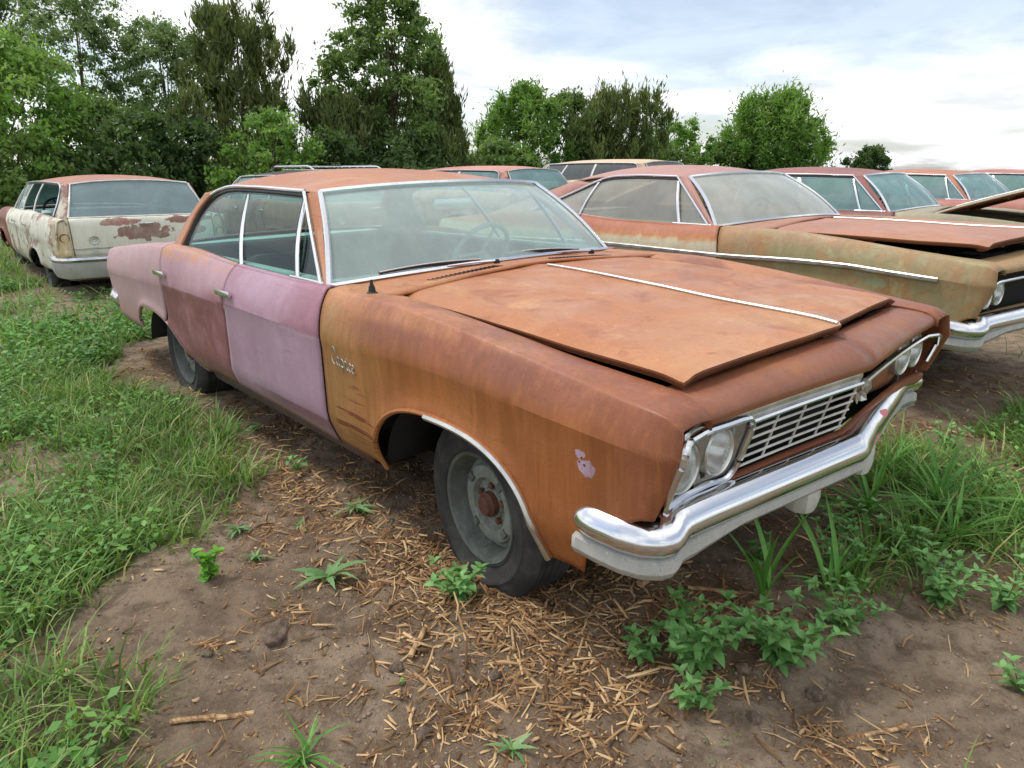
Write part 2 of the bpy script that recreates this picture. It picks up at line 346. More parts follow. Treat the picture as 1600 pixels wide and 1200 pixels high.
def side_panel(keys, top, arch=None, sub=3, cut=None):
    """keys: rows of (bottom x, bottom z, crease x, shoulder x) -> grid of half-body points"""
    K = np.array(keys, float); U = []
    for i in range(len(K)-1):
        n = max(1, int(round(np.linalg.norm(K[i+1, :3]-K[i, :3])/.045)))
        for j in range(n): U.append(lerp(K[i], K[i+1], j/n))
    U.append(K[-1]); U = np.array(U); cols = []
    y0, z0 = (yF, zF) if top == 'fender' else (yD, zD)
    for bx, bz, cx, sx in U:
        p0 = np.array((sx, float(y0(sx)), float(z0(sx)))); p1 = np.array((sx, float(ys(sx)), float(zs(sx)))); p2 = np.array((cx, float(yc(cx)), float(zc(cx))))
        col = []
        if top != 'fender': col.append(p0+(0, -.012, -.05))
        else: col.append(p0+(0, 0, -.03))
        for t in (0, .33, .66): q = lerp(p0, p1, t); q[2] += .006*math.sin(math.pi*t); col.append(q)
        ctl = np.array(((sx+cx)/2, p1[1]+.80*(p2[1]-p1[1]), p1[2]-.062))
        td = (p1-p0)/max(1e-6, np.linalg.norm(p1-p0)); bz_ = lambda t: (1-t)**2*p1+2*t*(1-t)*ctl+t*t*p2
        fa, fb = p1-td*.011, bz_(.07)
        for t in (0, .25, .5, .75): col.append((1-t)**2*fa+2*t*(1-t)*p1+t*t*fb)
        for t in (.07, .14, .2, .28, .42, .56, .7, .85, 1): col.append(bz_(t))
        for t in (.05, .12, .25, .4, .55, .68, .78, .87, .94, 1):
            x, z = lerp(cx, bx, t), lerp(p2[2], bz, t); col.append(np.array((x, float(ylow(x, z)), z)))
        cols.append(col)
    G = np.array(cols)
    if arch is not None:
        d = np.sqrt(((G[:, :, None, [0, 2]]-arch[None, None])**2).sum(-1)).min(-1); G[..., 1] += .013*np.exp(-(d/.038)**2)*(G[..., 2] < .72)
    return G
def arch_keys(A, cx): return [(a[0], a[1], c, c) for a, c in zip(A, cx)]
FEND = [(-.822, .305, -.795, -.848), (-.62, .297, -.66, -.67)]+arch_keys(ARCH_F, np.linspace(-.52, .46, 33))+[(.56, .285, .58, .58), (.62, .40, .65, .65), (.72, .52, .77, .76), (.785, .555, .84, .83), (.821, .563, .888, .876)]
GH = {
 'hardtop': dict(wb=(-.913, .882, .951), wbc=(-.80, .985), wu=(-1.294, .684, 1.318), wuc=(-1.20, 1.345),
    rail=[(-1.391, .70, 1.314), (-1.967, .706, 1.326), (-2.3, .706, 1.322), (-2.465, .70, 1.302)],
    rear=[(-2.465, .70, 1.302), (-2.60, .712, 1.262), (-2.68, .752, 1.19), (-2.70, .875, .992)],
    back=[(-2.84, .66, 1.288), (-3.0, .70, 1.157), (-3.15, .79, .968)], roofx=-2.88, backx=-3.30,
    crown=([0, .12, .3, .52, .75, 1], [1.345, 1.378, 1.408, 1.421, 1.408, 1.345]), railz=([0, .2, .5, .75, 1], [1.318, 1.330, 1.334, 1.322, 1.288]),
    halfw=([0, .25, .7, 1], [.684, .703, .703, .66]), div=[((-1.207, .868, .949), (-1.383, .703, 1.291), .015), ((-1.827, .872, .957), (-2.017, .708, 1.30), .013)]),
 'fastback': dict(wb=(-.913, .882, .951), wbc=(-.80, .985), wu=(-1.33, .665, 1.288), wuc=(-1.24, 1.315),
    rail=[(-1.42, .68, 1.284), (-1.9, .686, 1.292), (-2.15, .68, 1.275), (-2.32, .67, 1.235)],
    rear=[(-2.32, .67, 1.235), (-2.55, .70, 1.15), (-2.78, .765, 1.06), (-2.95, .86, .985)],
    back=[(-2.62, .60, 1.262), (-3.2, .67, 1.10), (-3.72, .77, .935)], roofx=-2.64, backx=-3.85,
    crown=([0, .15, .35, .55, .8, 1], [1.315, 1.350, 1.378, 1.385, 1.362, 1.32]), railz=([0, .2, .5, .75, 1], [1.288, 1.298, 1.302, 1.290, 1.262]),
    halfw=([0, .3, .7, 1], [.665, .684, .675, .60]), div=[((-1.235, .868, .949), (-1.40, .69, 1.262), .024), ((-2.30, .872, .975), (-2.25, .685, 1.25), .018)]),
 'wagon': dict(wb=(-.913, .882, .951), wbc=(-.80, .985), wu=(-1.294, .684, 1.318), wuc=(-1.20, 1.345),
    rail=[(-1.391, .70, 1.314), (-2.2, .71, 1.335), (-3.2, .70, 1.338), (-3.80, .69, 1.330)],
    rear=[(-3.80, .69, 1.330), (-3.90, .70, 1.29), (-3.95, .75, 1.15), (-3.97, .83, .975)],
    back=[(-4.05, .655, 1.335), (-4.20, .70, 1.15), (-4.33, .765, .965)], roofx=-4.08, backx=-4.36,
    crown=([0, .08, .25, .5, .8, 1], [1.345, 1.38, 1.415, 1.432, 1.425, 1.385]), railz=([0, .2, .5, .75, 1], [1.318, 1.335, 1.345, 1.345, 1.335]),
    halfw=([0, .25, .7, 1], [.684, .706, .700, .655]), div=[((-1.207, .868, .949), (-1.383, .703, 1.291), .022), ((-1.80, .872, .957), (-1.95, .71, 1.31), .05), ((-2.78, .868, .985), (-2.80, .71, 1.325), .06)]),
}
GH['sedan'] = dict(GH['hardtop']); GH['sedan']['div'] = [((-1.207, .868, .949), (-1.383, .703, 1.291), .022), ((-1.83, .872, .957), (-2.00, .708, 1.30), .055)]
GLASSY = .004
def mir(G, s): G = np.array(G, float); G[..., 1] *= s; return G

def make_wheel(root, x, s, z=.275, steer=0.0, n=40, trim=False, yy=.775, flat=0.0):
    wroot = empty('wheel', Matrix.Translation((x, s*yy, z)) @ Matrix.Rotation(steer, 4, 'Z'), root)
    ro = .335; prof = [(.19, -.085), (.205, -.098), (.210, -.104), (.216, -.100), (.24, -.106), (.26, -.108), (.264, -.112), (.272, -.112), (.276, -.108), (.29, -.105), (.315, -.095), (.328, -.082), (ro, -.07)]
    for k in range(5):
        y = -.062+k*.031; prof += [(ro, y-.011), (ro, y+.008), (ro-.009, y+.010), (ro-.009, y+.014)]
    prof = [p for p in prof if p[1] < .07]+[(ro, .07), (.328, .082), (.315, .095), (.29, .105), (.276, .108), (.272, .112), (.264, .112), (.26, .108), (.24, .106), (.216, .100), (.210, .104), (.205, .098), (.19, .085)]
    m = MB(); m.lathe(prof, n)
    V = np.array(m.v)
    if flat:      # the soft tyre bulges where it stands
        low = V[:, 2] < -z+.07; k = np.clip((-z+.07-V[:, 2])/.10, 0, 1); V[:, 1] *= 1+.22*k; V[:, 2] = np.where(V[:, 2] < -z-.015, -z-.015, V[:, 2])
    m.v = [tuple(p) for p in V]; m.obj('tyre', TYR, wroot, angle=40, fix=True)
    o = s      # outer face side
    prof = [(.192, -.09*o), (.200, .088*o), (.206, .097*o), (.202, .103*o), (.190, .098*o), (.178, .074*o), (.170, .045*o), (.165, .032*o)]
    m = MB(); m.lathe(prof, n); m.obj('rim', WHL, wroot, angle=40, fix=True)
    prof = [(.1655, .030*o), (.150, .034*o), (.142, .052*o), (.122, .060*o), (.098, .055*o), (.088, .034*o), (.060, .030*o), (.055, .040*o), (0.001, .040*o)]
    m = MB(); m.lathe(prof, n)
    m.obj('wheel_disc', WHL2, wroot, angle=40, fix=True)
    m = MB(); m.lathe([(.046, .036*o), (.046, .062*o), (.036, .072*o), (.034, .078*o), (.001, .080*o)], 20); m.obj('hub', HUBR, wroot, angle=40, fix=True)
    for k in range(5):
        a = k*2*math.pi/5+.3; m = MB(); m.lathe([(.012, .030*o), (.012, .048*o), (.001, .050*o)], 6, c=(.068*math.cos(a), 0, .068*math.sin(a))); m.obj('lug_nut', HUBR, wroot, smooth=False, fix=True)
    if trim:
        for k in range(4):
            a = k*math.pi/2+.9; m = MB(); m.box((.122*math.cos(a), .0605*o, .122*math.sin(a)), (.03, .012, .03), rotm('Y', -a), .004); m.obj('rim_nub', WHL, wroot)
    return wroot

def pt_side(x, z, s, off=0.0):
    """point on the body side"""
    if z <= float(zc(x)): y = float(ylow(x, z))
    else:
        t = (z-float(zc(x)))/max(.01, float(zs(x))-float(zc(x))); t = 1-min(1, max(0, t)); p1y, p2y = float(ys(x)), float(yc(x)); cy = p1y+.5*(p2y-p1y)
        y = (1-t)**2*p1y+2*t*(1-t)*(p1y+.80*(p2y-p1y))+t*t*p2y
    return np.array((x, s*(y+off), z))

SCRIPT = {  # pen strokes of a chrome name script, unit = letter height
 'Caprice': [[(.56, .78), (.56, .98), (.42, 1.12), (.22, 1.02), (.08, .65), (.08, .28), (.20, .04), (.40, .02), (.56, .20)],
   [(.92, .48), (.78, .55), (.64, .40), (.64, .15), (.76, .03), (.92, .2), (.93, .5), (.92, .12), (1.02, .03), (1.14, .2)],
   [(1.16, .5), (1.14, .1), (1.10, -.42)], [(1.15, .35), (1.26, .55), (1.42, .5), (1.46, .25), (1.36, .04), (1.18, .1)],
   [(1.46, .1), (1.58, .5), (1.56, .05)], [(1.57, .38), (1.68, .55), (1.78, .5)],
   [(1.86, .5), (1.85, .12), (1.94, .03), (2.04, .15)], [(1.88, .72), (1.89, .78)],
   [(2.32, .46), (2.22, .55), (2.08, .38), (2.10, .12), (2.22, .03), (2.36, .15)],
   [(2.40, .28), (2.62, .36), (2.60, .5), (2.50, .54), (2.40, .38), (2.42, .12), (2.54, .03), (2.72, .14)]]}
def script_badge(m, strokes, at, h, r):
    for st in strokes: m.tube([at(p[0]*h, p[1]*h) for p in poly(st, max(3, len(st)*3))], r, 5)
def xlip(y):
    v = np.clip(np.abs(y)/.805, 0, 1); return .862+.080*(1-v)**1.35+.016*np.clip((np.abs(y)-.80)/.12, 0, 1)
def face_x(y, z): return float(xlip(y))-.005-(.80-z)*.275
def sweep_bumper(path, prof, sx=1, shrink=True, n=70, lin=False):
    P = linpath(path, n) if lin else poly(path, n); T = np.gradient(P[:, :2], axis=0); T /= np.linalg.norm(T, axis=1)[:, None]
    N = np.stack([T[:, 1], -T[:, 0]], 1)*sx      # outward in plan
    pr = np.array(prof); G = []
    for i in range(n):
        k = 1.0
        if shrink:
            e = min(i, n-1-i); k = [.45, .8, .95][e] if e < 3 else 1.0
        c = pr.mean(0); q = c+(pr-c)*k
        G.append([(P[i, 0]+N[i, 0]*a, P[i, 1]+N[i, 1]*a, P[i, 2]+b) for a, b in q])
    return np.array(G)
def grid_cap(m, G):
    """closed sweep with end caps"""
    nu, nv = G.shape[:2]; b = len(m.v); m.grid(G, closev=True); m.f.append(tuple(b+i for i in range(nv))); m.f.append(tuple(b+(nu-1)*nv+i for i in range(nv))[::-1])

def car(name, M4, style, mt, label, group=None, o=None):
    """a full-size 1960s car in its own frame; mt = materials by panel, o = options"""
    global zs, zD, yD
    o = dict(dict(hood=.033, grille=(True, True), bezel=(True, True), glass=GL_BG, wsglass=GL_BG, bumper=CH, near=False, steer=0, interior=INT_T, rack=False, archtrim=False, side_trim=False, wheels=True, badge=False, sink=.0, hoodstrip=True, front=True), **(o or {}))
    near = o['near']; g = GH[style]; root = empty(name, M4); tag(root, label, o.get('cat', 'car'), group)
    zs0, zD0, yD0 = zs, zD, yD
    wagon = style == 'wagon'; two = style == 'fastback'
    if wagon:
        zs = lambda x: np.where(np.asarray(x, float) < -2.2, cub(x, [-4.5, -4.3, -3.0, -2.2, -2.19], [.945, .955, .962, .962, .962]), zs0(x))
        zD = lambda x: np.where(np.asarray(x, float) < -2.5, cub(x, [-4.5, -4.3, -3.0, -2.5, -2.49], [.955, .965, .985, .992, .992]), zD0(x))
        yD = lambda x: cub(x, [-4.5, -4.2, -2.5, -.8], [.80, .845, .868, .868])
    def part(nm, m, mat, parent=root, **kw): return m.obj(nm, mat, parent, **kw)
    # ---- sides
    aR = [a for a in ARCH_R if a[0] > -2.80]; aR2 = [a for a in ARCH_R if a[0] <= -2.80]
    door_f = [(-.832, .305, -.803, -.856), (-1.3, .325, -1.3, -1.33), (-1.852, .333, -1.796, -1.85)]
    if two: door_f = [(-.832, .305, -.803, -.856), (-1.5, .328, -1.5, -1.52), (-2.225, .335, -2.22, -2.25)]
    door_r = [(-1.862, .333, -1.806, -1.86), (-2.15, .335, -2.10, -2.15)]+[(a[0], a[1], c, c+d) for a, c, d in zip(aR, np.linspace(-2.26, -2.797, len(aR)), np.linspace(-.02, -.06, len(aR)))]
    tail = [(-3.62, .375, -3.70, -3.72), (-4.0, .39, -4.05, -4.05), (-4.24, .405, -4.33, -4.33), (-4.31, .42, -4.458, -4.448)]
    quart = [(a[0], a[1], c, c+d) for a, c, d in zip(aR2, np.linspace(-2.806, -3.52, len(aR2)), np.linspace(-.06, 0, len(aR2)))]+tail
    if two: quart = [(-2.235, .335, -2.23, -2.26)]+[(a[0], a[1], c, c-.02) for a, c in zip(ARCH_R, np.linspace(-2.33, -3.52, 33))]+tail
    for s in (-1, 1):
        m = MB().grid(mir(side_panel(FEND, 'fender', ARCH_F), s), flip=s < 0); fn = part('front_fender', m, mt['fender'], solid=.008, angle=19)
        m = MB().grid(mir(side_panel(door_f, 'door'), s), flip=s < 0); fd = part('front_door', m, mt['door'], solid=.008, angle=19)
        doors = [(fd, -1.86 if not two else -2.2)]
        if not two:
            m = MB().grid(mir(side_panel(door_r, 'door', ARCH_R), s), flip=s < 0); rd = part('rear_door', m, mt['door2'], solid=.008, angle=19); doors.append((rd, -2.87))
        m = MB().grid(mir(side_panel(quart, 'door', ARCH_R), s), flip=s < 0); qt = part('rear_quarter_panel', m, mt['quarter'], solid=.008, angle=19)
        for d, hx in doors:        # push-button handles
            h = MB(); c = pt_side(hx+.09, .832, s); nrm = np.array((0, s, .25))
            h.box(c+nrm*.032, (.175, .020, .030), None, .009); h.box(c+nrm*.014+(.055, 0, -.004), (.022, .034, .020), None, .006); h.box(c+nrm*.014+(-.05, 0, -.004), (.03, .034, .024), None, .008)
            part('handle', h, CH, d)
            if near and d is fd:
                h = MB(); q = pt_side(hx+.06, .765, s); h.lathe([(.013, -.004), (.013, .006), (.009, .010), (.001, .010)], 14, 'y' , q+(0, s*.002, 0)); V = np.array(h.v)
                if s < 0: V[:, 1] = 2*q[1]-V[:, 1]
                h.v = [tuple(p) for p in V]; part('lock', h, CH, d, fix=True)
        # rocker below the doors
        xs = np.linspace(-2.34, -.60, 12); G = [[(x, s*(.925), .318), (x, s*.905, .262), (x, s*.85, .235), (x, s*.70, .235)] for x in xs]
        part('rocker', MB().grid(G, flip=s > 0), DARK if not near else mt['rocker'], solid=.01)
        # wheel housings and arch lips
        for cx, A, nm in ((0, ARCH_F, 0), (-2.96, ARCH_R, 1)):
            a = np.linspace(.06, math.pi-.06, 22); rr = (.47, .40) if nm == 0 else (.54, .34)
            G = [[(cx+rr[0]*math.cos(q), s*y, .28+rr[1]*math.sin(q)) for y in (.93, .8, .62)] for q in a]; m = MB().grid(G)
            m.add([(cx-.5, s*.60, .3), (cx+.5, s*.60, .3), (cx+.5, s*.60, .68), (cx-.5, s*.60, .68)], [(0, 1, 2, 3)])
            part('wheel_housing', m, HOLE, solid=.006)
            pth = [(p[0], s*(float(ylow(p[0], p[1]))+.010), p[1]) for p in A]
            m = MB().tube(pth, .012, 6, flat=.8); part('arch_lip', m, mt['fender'] if nm == 0 else mt['quarter'])
            if nm == 0 and o['archtrim']:
                sel = [p for p in pth if p[0] > (-.10 if s < 0 else -9)]; sel = poly(sel, 26)
                m = MB().tube([(p[0], p[1]+s*.007, p[2]-.006) for p in sel], .0115, 6); part('arch_moulding', m, ALU)
        if o['side_trim']:
            xs = np.linspace(-4.2, .62, 40); P = [pt_side(x, float(zc(x))-.004, s, .004) for x in xs]
            m = MB().strip(P, (0, 0, 1), .028, (0, s, 0), .012); part('side_moulding', m, ALU)
        # ---- greenhouse side
        comb = np.array(list(poly(g['rail'], 26))+list(poly(g['rear'], 18))[1:]); wf = np.array((-.962, .877, .951)); top0 = comb[0]
        edge = np.concatenate([comb])
        def top_between(a, b, n):
            L = np.concatenate([[0], np.cumsum(np.linalg.norm(np.diff(edge, axis=0), axis=1))]); return np.array([[np.interp(q, L, edge[:, k]) for k in range(3)] for q in np.linspace(a, b, n)])
        Ls = np.concatenate([[0], np.cumsum(np.linalg.norm(np.diff(edge, axis=0), axis=1))])
        def arclen_at(x): i = np.argmin(np.abs(edge[:len(poly(g['rail'], 26)), 0]-x)); return Ls[i]
        divs = g['div']; bnds = [arclen_at(d[1][0]) for d in divs]
        rear_b = edge[-1]
        # vent pane: triangle between windshield post and first divider
        d0b, d0t = np.array(divs[0][0]), np.array(divs[0][1])
        n = 10; tp = np.array([lerp(top0, wf, t) for t in np.linspace(0, 1, n)]); bt = np.array([lerp(d0t, d0b, t) for t in np.linspace(0, 1, n)])
        G = np.stack([lerp(tp, bt, t) for t in np.linspace(.0, 1, 4)], 1)
        if not o.get('open_vent'): part('vent_window', MB().grid(mir(G, s), flip=s > 0), o['glass'], angle=60)
        bots = [d0b]+[np.array(d[0]) for d in divs[1:]]+[rear_b+(0.004, 0, -.006)]; ends = [bnds[0]]+bnds[1:]+[Ls[-1]]
        for i in range(len(bots)-1):
            if o.get('missing') and (s, i) in o['missing']: continue
            n = 22; tp = top_between(ends[i], ends[i+1], n); bt = np.array([lerp(bots[i], bots[i+1], t) for t in np.linspace(0, 1, n)])
            bt[:, 2] = np.minimum(bt[:, 2], [float(zD(x))+.002 for x in bt[:, 0]])
            G = []
            for j in range(n):
                row = []
                for t in np.linspace(0, 1, 7): p = lerp(tp[j], bt[j], t); p[1] += .018*math.sin(math.pi*t)*min(1, (tp[j]-bt[j])[2]*4); row.append(p)
                G.append(row)
            part('side_window', MB().grid(mir(G, s), flip=s > 0), o['glass'], angle=60)
        # bright dividers, gaskets, drip rail, front post
        for b, t_, wdt in divs:
            P = np.array([lerp(b, t_, t) for t in np.linspace(0, 1, 8)]); P[:, 1] += .018*np.sin(np.pi*np.linspace(0, 1, 8))+.004
            part('window_divider', MB().strip(mir(P, s), (1, 0, 0), wdt, (0, s, 0), .014), CH if wdt < .04 else mt.get('frame', CH))
            if near: P[:, 0] -= wdt*.5+.006; part('divider_gasket', MB().strip(mir(P, s), (1, 0, 0), .014, (0, s, 0), .012), GASK)
        P = comb.copy(); P[:, 1] -= .004; P[:, 2] -= .010; part('window_gasket', MB().tube(mir(P, s), .020, 6), GASK)
        P = comb.copy(); P[:, 1] += .010; P[:, 2] += .012; k = len(P) if not near else 30
        part('drip_moulding', MB().tube(mir(P[:k], s), .009, 6), CH)
        if near: part('drip_rail', MB().tube(mir(P[k-1:], s), .010, 6), mt['roof'])
        P = np.array([lerp(top0+(.0, .012, .008), wf+(0, .012, 0), t) for t in np.linspace(0, 1, 9)]); part('window_post_moulding', MB().strip(mir(P, s), (1, 0, .2), .018, (0, s, .3), .010), CH)
        xs = np.linspace(-.95, divs[0][0][0]-.06, 8); P = [(x, s*.876, float(zD(x))+.006) for x in xs]; part('vent_sill_moulding', MB().strip(P, (0, 0, 1), .026, (0, s, 0), .014), CH)
        xs = np.linspace(divs[0][0][0]-.05, rear_b[0]+.02, 24); P = [(x, s*.872, float(zD(x))+.003) for x in xs]; part('belt_moulding', MB().strip(P, (0, 0, 1), .012, (0, s, 0), .010), GASK if near else CH)
        # windshield pillar
        wu, wb = np.array(g['wu']), np.array(g['wb']); G = []
        for t in np.linspace(0, 1, 9):
            a, b = lerp(wu, wb, t), lerp(top0, wf, t); G.append([a+(-.004, .002, 0), lerp(a, b, .5)+(0, .010, .004), b+(.004, .004, 0), b+(0, -.035, 0)])
        part('windshield_pillar', MB().grid(mir(G, s), flip=s < 0), mt['roof'])
        # rear pillar
        fr = poly(g['rear'], 16); bk = poly(g['back'], 16); G = []
        for i in range(16):
            row = []
            for t in np.linspace(0, 1, 7): p = lerp(fr[i], bk[i], t); p[1] += .028*math.sin(math.pi*t); p[2] += .004*math.sin(math.pi*t); row.append(p)
            G.append(row)
        G = np.array(G); foot = G[-1].copy(); foot[:, 2] -= .05; foot[:, 1] += .01; G = np.concatenate([G, foot[None]])
        part('rear_pillar', MB().grid(mir(G, s), flip=s < 0), mt['pillar'] if 'pillar' in mt else mt['roof'], solid=.01)
    # ---- roof
    nu, nv = 30, 25; G = np.empty((nu, nv, 3))
    for i, u in enumerate(np.linspace(0, 1, nu)):
        wv = float(cub(u, *g['halfw'])); cz, rz = float(cub(u, *g['crown'])), float(cub(u, *g['railz']))
        for j, v in enumerate(np.sin(np.linspace(-1, 1, nv)*math.pi/2)):
            xf = lerp(g['wuc'][0], g['wu'][0], v*v); xr = g['roofx']+.04*v*v
            G[i, j] = (lerp(xf, xr, u), v*wv, rz+(cz-rz)*(1-abs(v)**2.4))
    roof = part('roof', MB().grid(G, flip=True), mt['roof'], solid=.012, angle=60)
    H = G.copy(); H[..., 2] -= .022; H[..., 1] *= .985; part('headliner', MB().grid(H), INT_G, angle=60)
    if o['rack']:
        rk = empty('roof_rack', None, root)
        for s in (-1, 1):
            P = [(x, s*.58, 1.425+.06*min(1, math.sin((x+2.3)/-1.5*math.pi)*3)) for x in np.linspace(-2.3, -3.8, 24)]; MB().tube(P, .014, 8).obj('rail', CH, rk)
        for x in (-2.45, -3.0, -3.6): MB().tube([(x, -.58, 1.478), (x, .58, 1.478)], .010, 8).obj('crossbar', CH, rk)
        for k in range(7): MB().box((-3.05, -.39+k*.13, 1.437), (1.35, .025, .012)).obj('slat', CH, rk, smooth=False)
    # ---- windshield, back light
    def pane(nm, bc, bcc, uc, ucc, mat, bulge, sgn, frame, rb=.012):
        n1, n2 = 25, 9; G = np.empty((n1, n2, 3))
        for i, v in enumerate(np.linspace(-1, 1, n1)):
            k = abs(v)**2.2; b = np.array((lerp(bcc[0], bc[0], k), v*bc[1], lerp(bcc[1], bc[2], k))); u = np.array((lerp(ucc[0], uc[0], k), v*uc[1], lerp(ucc[1], uc[2], abs(v)**2.4)))
            for j, t in enumerate(np.linspace(0, 1, n2)):
                p = lerp(b, u, t); p[0] += sgn*bulge*math.sin(math.pi*t); p[2] += bulge*.8*math.sin(math.pi*t); G[i, j] = p
        ob = part(nm, MB().grid(G, flip=sgn < 0), mat, angle=60)
        if frame:
            for E_ in (G[:, 0], G[:, -1], G[0], G[-1]):
                P = np.array(E_)+(sgn*.004, 0, .004); MB().tube(P, rb, 6, flat=1).obj('frame', CH, ob)
        return G
    WS = pane('windshield', g['wb'], g['wbc'], g['wu'], g['wuc'], o['wsglass'], .022, 1, True, .013)
    if not wagon:
        bk = g['back']; cz1 = float(cub(1, *g['crown']))
        pane('rear_window', (bk[2][0], bk[2][1]-.01, bk[2][2]+.006), (g['backx'], .985), (bk[0][0], bk[0][1]-.01, bk[0][2]-.002), (g['roofx'], cz1-.004), o['glass'], .02, -1, False)
        # deck lid and rear panel
        G = []
        for u in np.linspace(0, 1, 12):
            row = []
            for v in np.linspace(-1, 1, 13):
                x = lerp(lerp(g['backx'], bk[2][0], v*v)+.02, -4.43+.02*v*v, u); row.append((x, v*.795, float(zD0(x))+.006+.03*(1-v*v)*(1-u*.4)-.012*u))
            G.append(row)
        part('trunk_lid', MB().grid(G, flip=True), mt['quarter'], solid=.01)
        G = [[(x, v*.875, z) for v in np.linspace(-1, 1, 9)] for x, z in ((-4.44, .852), (-4.455, .80), (-4.44, .62), (-4.40, .50))]
        rp = part('rear_panel', MB().grid(G, flip=True), mt['quarter'], solid=.01)
        for s in (-1, 1):
            for q in (.62, .76): MB().box((-4.458, s*q, .71), (.03, .12, .10), None, .012).obj('tail_lamp', REDL, root)
        G = sweep_bumper([(-4.15, -.985, .50), (-4.35, -.955, .50), (-4.47, -.88, .50), (-4.51, -.6, .50), (-4.52, 0, .50), (-4.51, .6, .50), (-4.47, .88, .50), (-4.35, .955, .50), (-4.15, .985, .50)], [(-.07, .06), (-.02, .06), (0, .02), (-.005, -.03), (-.03, -.07), (-.07, -.08)], -1)
        m = MB(); grid_cap(m, G); part('rear_bumper', m, CH, fix=True)
    else:
        wagon_rear(root, part, mt, o, g)
    # ---- cowl, hood, nose
    G = []
    for i, v in enumerate(np.linspace(-1, 1, 25)):
        b = WS[i, 0]; vy = v*.868; hx = -.545-.06*(1-min(1, abs(v*1.12))**2); hz = float(zF(hx))+.004+.035*(1-min(1, abs(vy)/.768)**1.4)
        G.append([lerp((b[0]-.03, vy, b[2]-.015), (hx+.03 if abs(vy) < .76 else -.52, vy, hz-.004), t) for t in np.linspace(0, 1, 5)])
    cw = part('cowl_panel', MB().grid(G), mt['hood'], solid=.01)
    if near:
        for s in (-1, 1):
            m = MB()
            for k in range(16):
                y = s*(.18+.025*k); hx = -.600-.05*(1-(abs(y)/.868)**2)
                z = float(zF(hx))+.0035+.036*(1-(abs(y)/.768)**1.4)
                m.box((hx, y, z+.002), (.05, .006, .004), rotm('Z', .5))
            part('cowl_vent', m, HOLE, smooth=False)
    def hoodpt(v, u, dz=0.0):
        xr = -.535-.06*(1-v*v); xf = (.757 if v < 0 or not near else .757-.045*v)+.058*(1-abs(v))+.012*math.exp(-(v/.05)**2)-(.022*min(1, v/.06) if near and v > 0 else 0)*(1-max(0, v))**.5; x = lerp(xr, xf, u); y = v*.768
        z = float(zF(min(x, .757)))+.004+(.026-.010*u)*(1-abs(v)**2.2)+.008*math.exp(-(v/.10)**2)-.015*math.exp(-((abs(v)-1)/.045)**2)-.010*math.exp(-((u-1)/.035)**2)-.004*math.exp(-((u-1)/.12)**2)
        return np.array((x, y, z+dz))
    us = np.sin(np.linspace(0, 1, 26)*math.pi/2)*.75+np.linspace(0, 1, 26)*.25; vs = np.sin(np.linspace(-1, 1, 27)*math.pi/2)*.8+np.linspace(-1, 1, 27)*.2
    Gt = np.array([[hoodpt(v, u) for v in vs] for u in us])
    inner = lambda d: np.array([[hoodpt(v*.988, u*.988+.006, d) for v in vs] for u in us])
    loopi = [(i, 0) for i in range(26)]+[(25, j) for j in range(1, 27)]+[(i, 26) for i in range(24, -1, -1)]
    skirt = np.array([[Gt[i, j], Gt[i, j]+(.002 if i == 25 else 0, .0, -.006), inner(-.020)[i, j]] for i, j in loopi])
    hz0 = np.array((-.535, 0, .95)); ang = o['hood']
    def lift(P): P = np.array(P, float); Rm = rotm('Y', -ang); return (P-hz0)@Rm.T+hz0
    m = MB().grid(lift(Gt), flip=False); hood = part('hood', m, mt['hood'], angle=20); MB().grid(lift(skirt)).obj('edge_flange', RUST_SHADE, hood)  # flange coloured darker than the hood, painting in the shade on its underside
    I = inner(-.024)[::1]; m = MB().grid(lift(I), flip=True)
    for v0 in (-.62, 0, .62): m.tube(lift([hoodpt(v0, u, -.040) for u in np.linspace(.03, .97, 12)]), .03, 6, flat=.6)
    for u0 in (.05, .5, .96): m.tube(lift([hoodpt(v, u0, -.036) for v in np.linspace(-.95, .95, 12)]), .028, 6, flat=.6)
    part('inner_frame', m, RUST_SHADE, hood)
    if o['hoodstrip']:
        P = lift([hoodpt(0, u, .002) for u in np.linspace(.065, .992, 20)]); MB().strip(P, (0, 1, 0), .013, (0, 0, 1), .008).obj('centre_moulding', ALU, hood)
    G = []
    for v in np.concatenate([np.linspace(-1, 0, 16), np.linspace(0, 1, 16)[1:]]):
        y = v*.803; b = np.array((.70+.085*(1-abs(v)**1.4), y, .842+.026*(1-abs(v)**1.2))); l = np.array((float(xlip(y)), y, .810)); c = np.array((l[0]-.018, y, b[2]+.002)); row = [b+(-.05, 0, -.02)]
        for t in np.linspace(0, 1, 9): row.append((1-t)**2*b+2*t*(1-t)*c+t*t*l)
        row += [l+(.001, 0, -.008), l+(-.004, 0, -.020), l+(-.035, 0, -.022)]; G.append(row)
    if o['front']:
        G = np.array(G); A, B = G[:16].copy(), G[15:].copy(); A[-1, :, 1] -= 4e-5; B[0, :, 1] += 4e-5; part('nose_panel', MB().grid(A).grid(B), mt.get('nose', mt['hood']), solid=.004, angle=40)
    # ---- engine bay
    m = MB().box((.55, 0, .58), (.05, 1.2, .42)); m.box((.50, 0, .62), (.05, .8, .34)); part('radiator', m, ENG, smooth=False)
    m = MB().box((.05, 0, .52), (.75, .45, .40), None, .04); m.lathe([(.001, .80), (.18, .80), (.19, .76), (.17, .72), (.001, .72)], 20, 'z', (.05, 0, 0)); m.box((.05, -.25, .68), (.6, .12, .08), None, .02); m.box((.05, .25, .68), (.6, .12, .08), None, .02); m.box((.32, .55, .66), (.26, .18, .18)); part('engine', m, ENG)
    m = MB().box((-.62, 0, .62), (.04, 1.5, .60)); part('firewall', m, ENG, smooth=False)
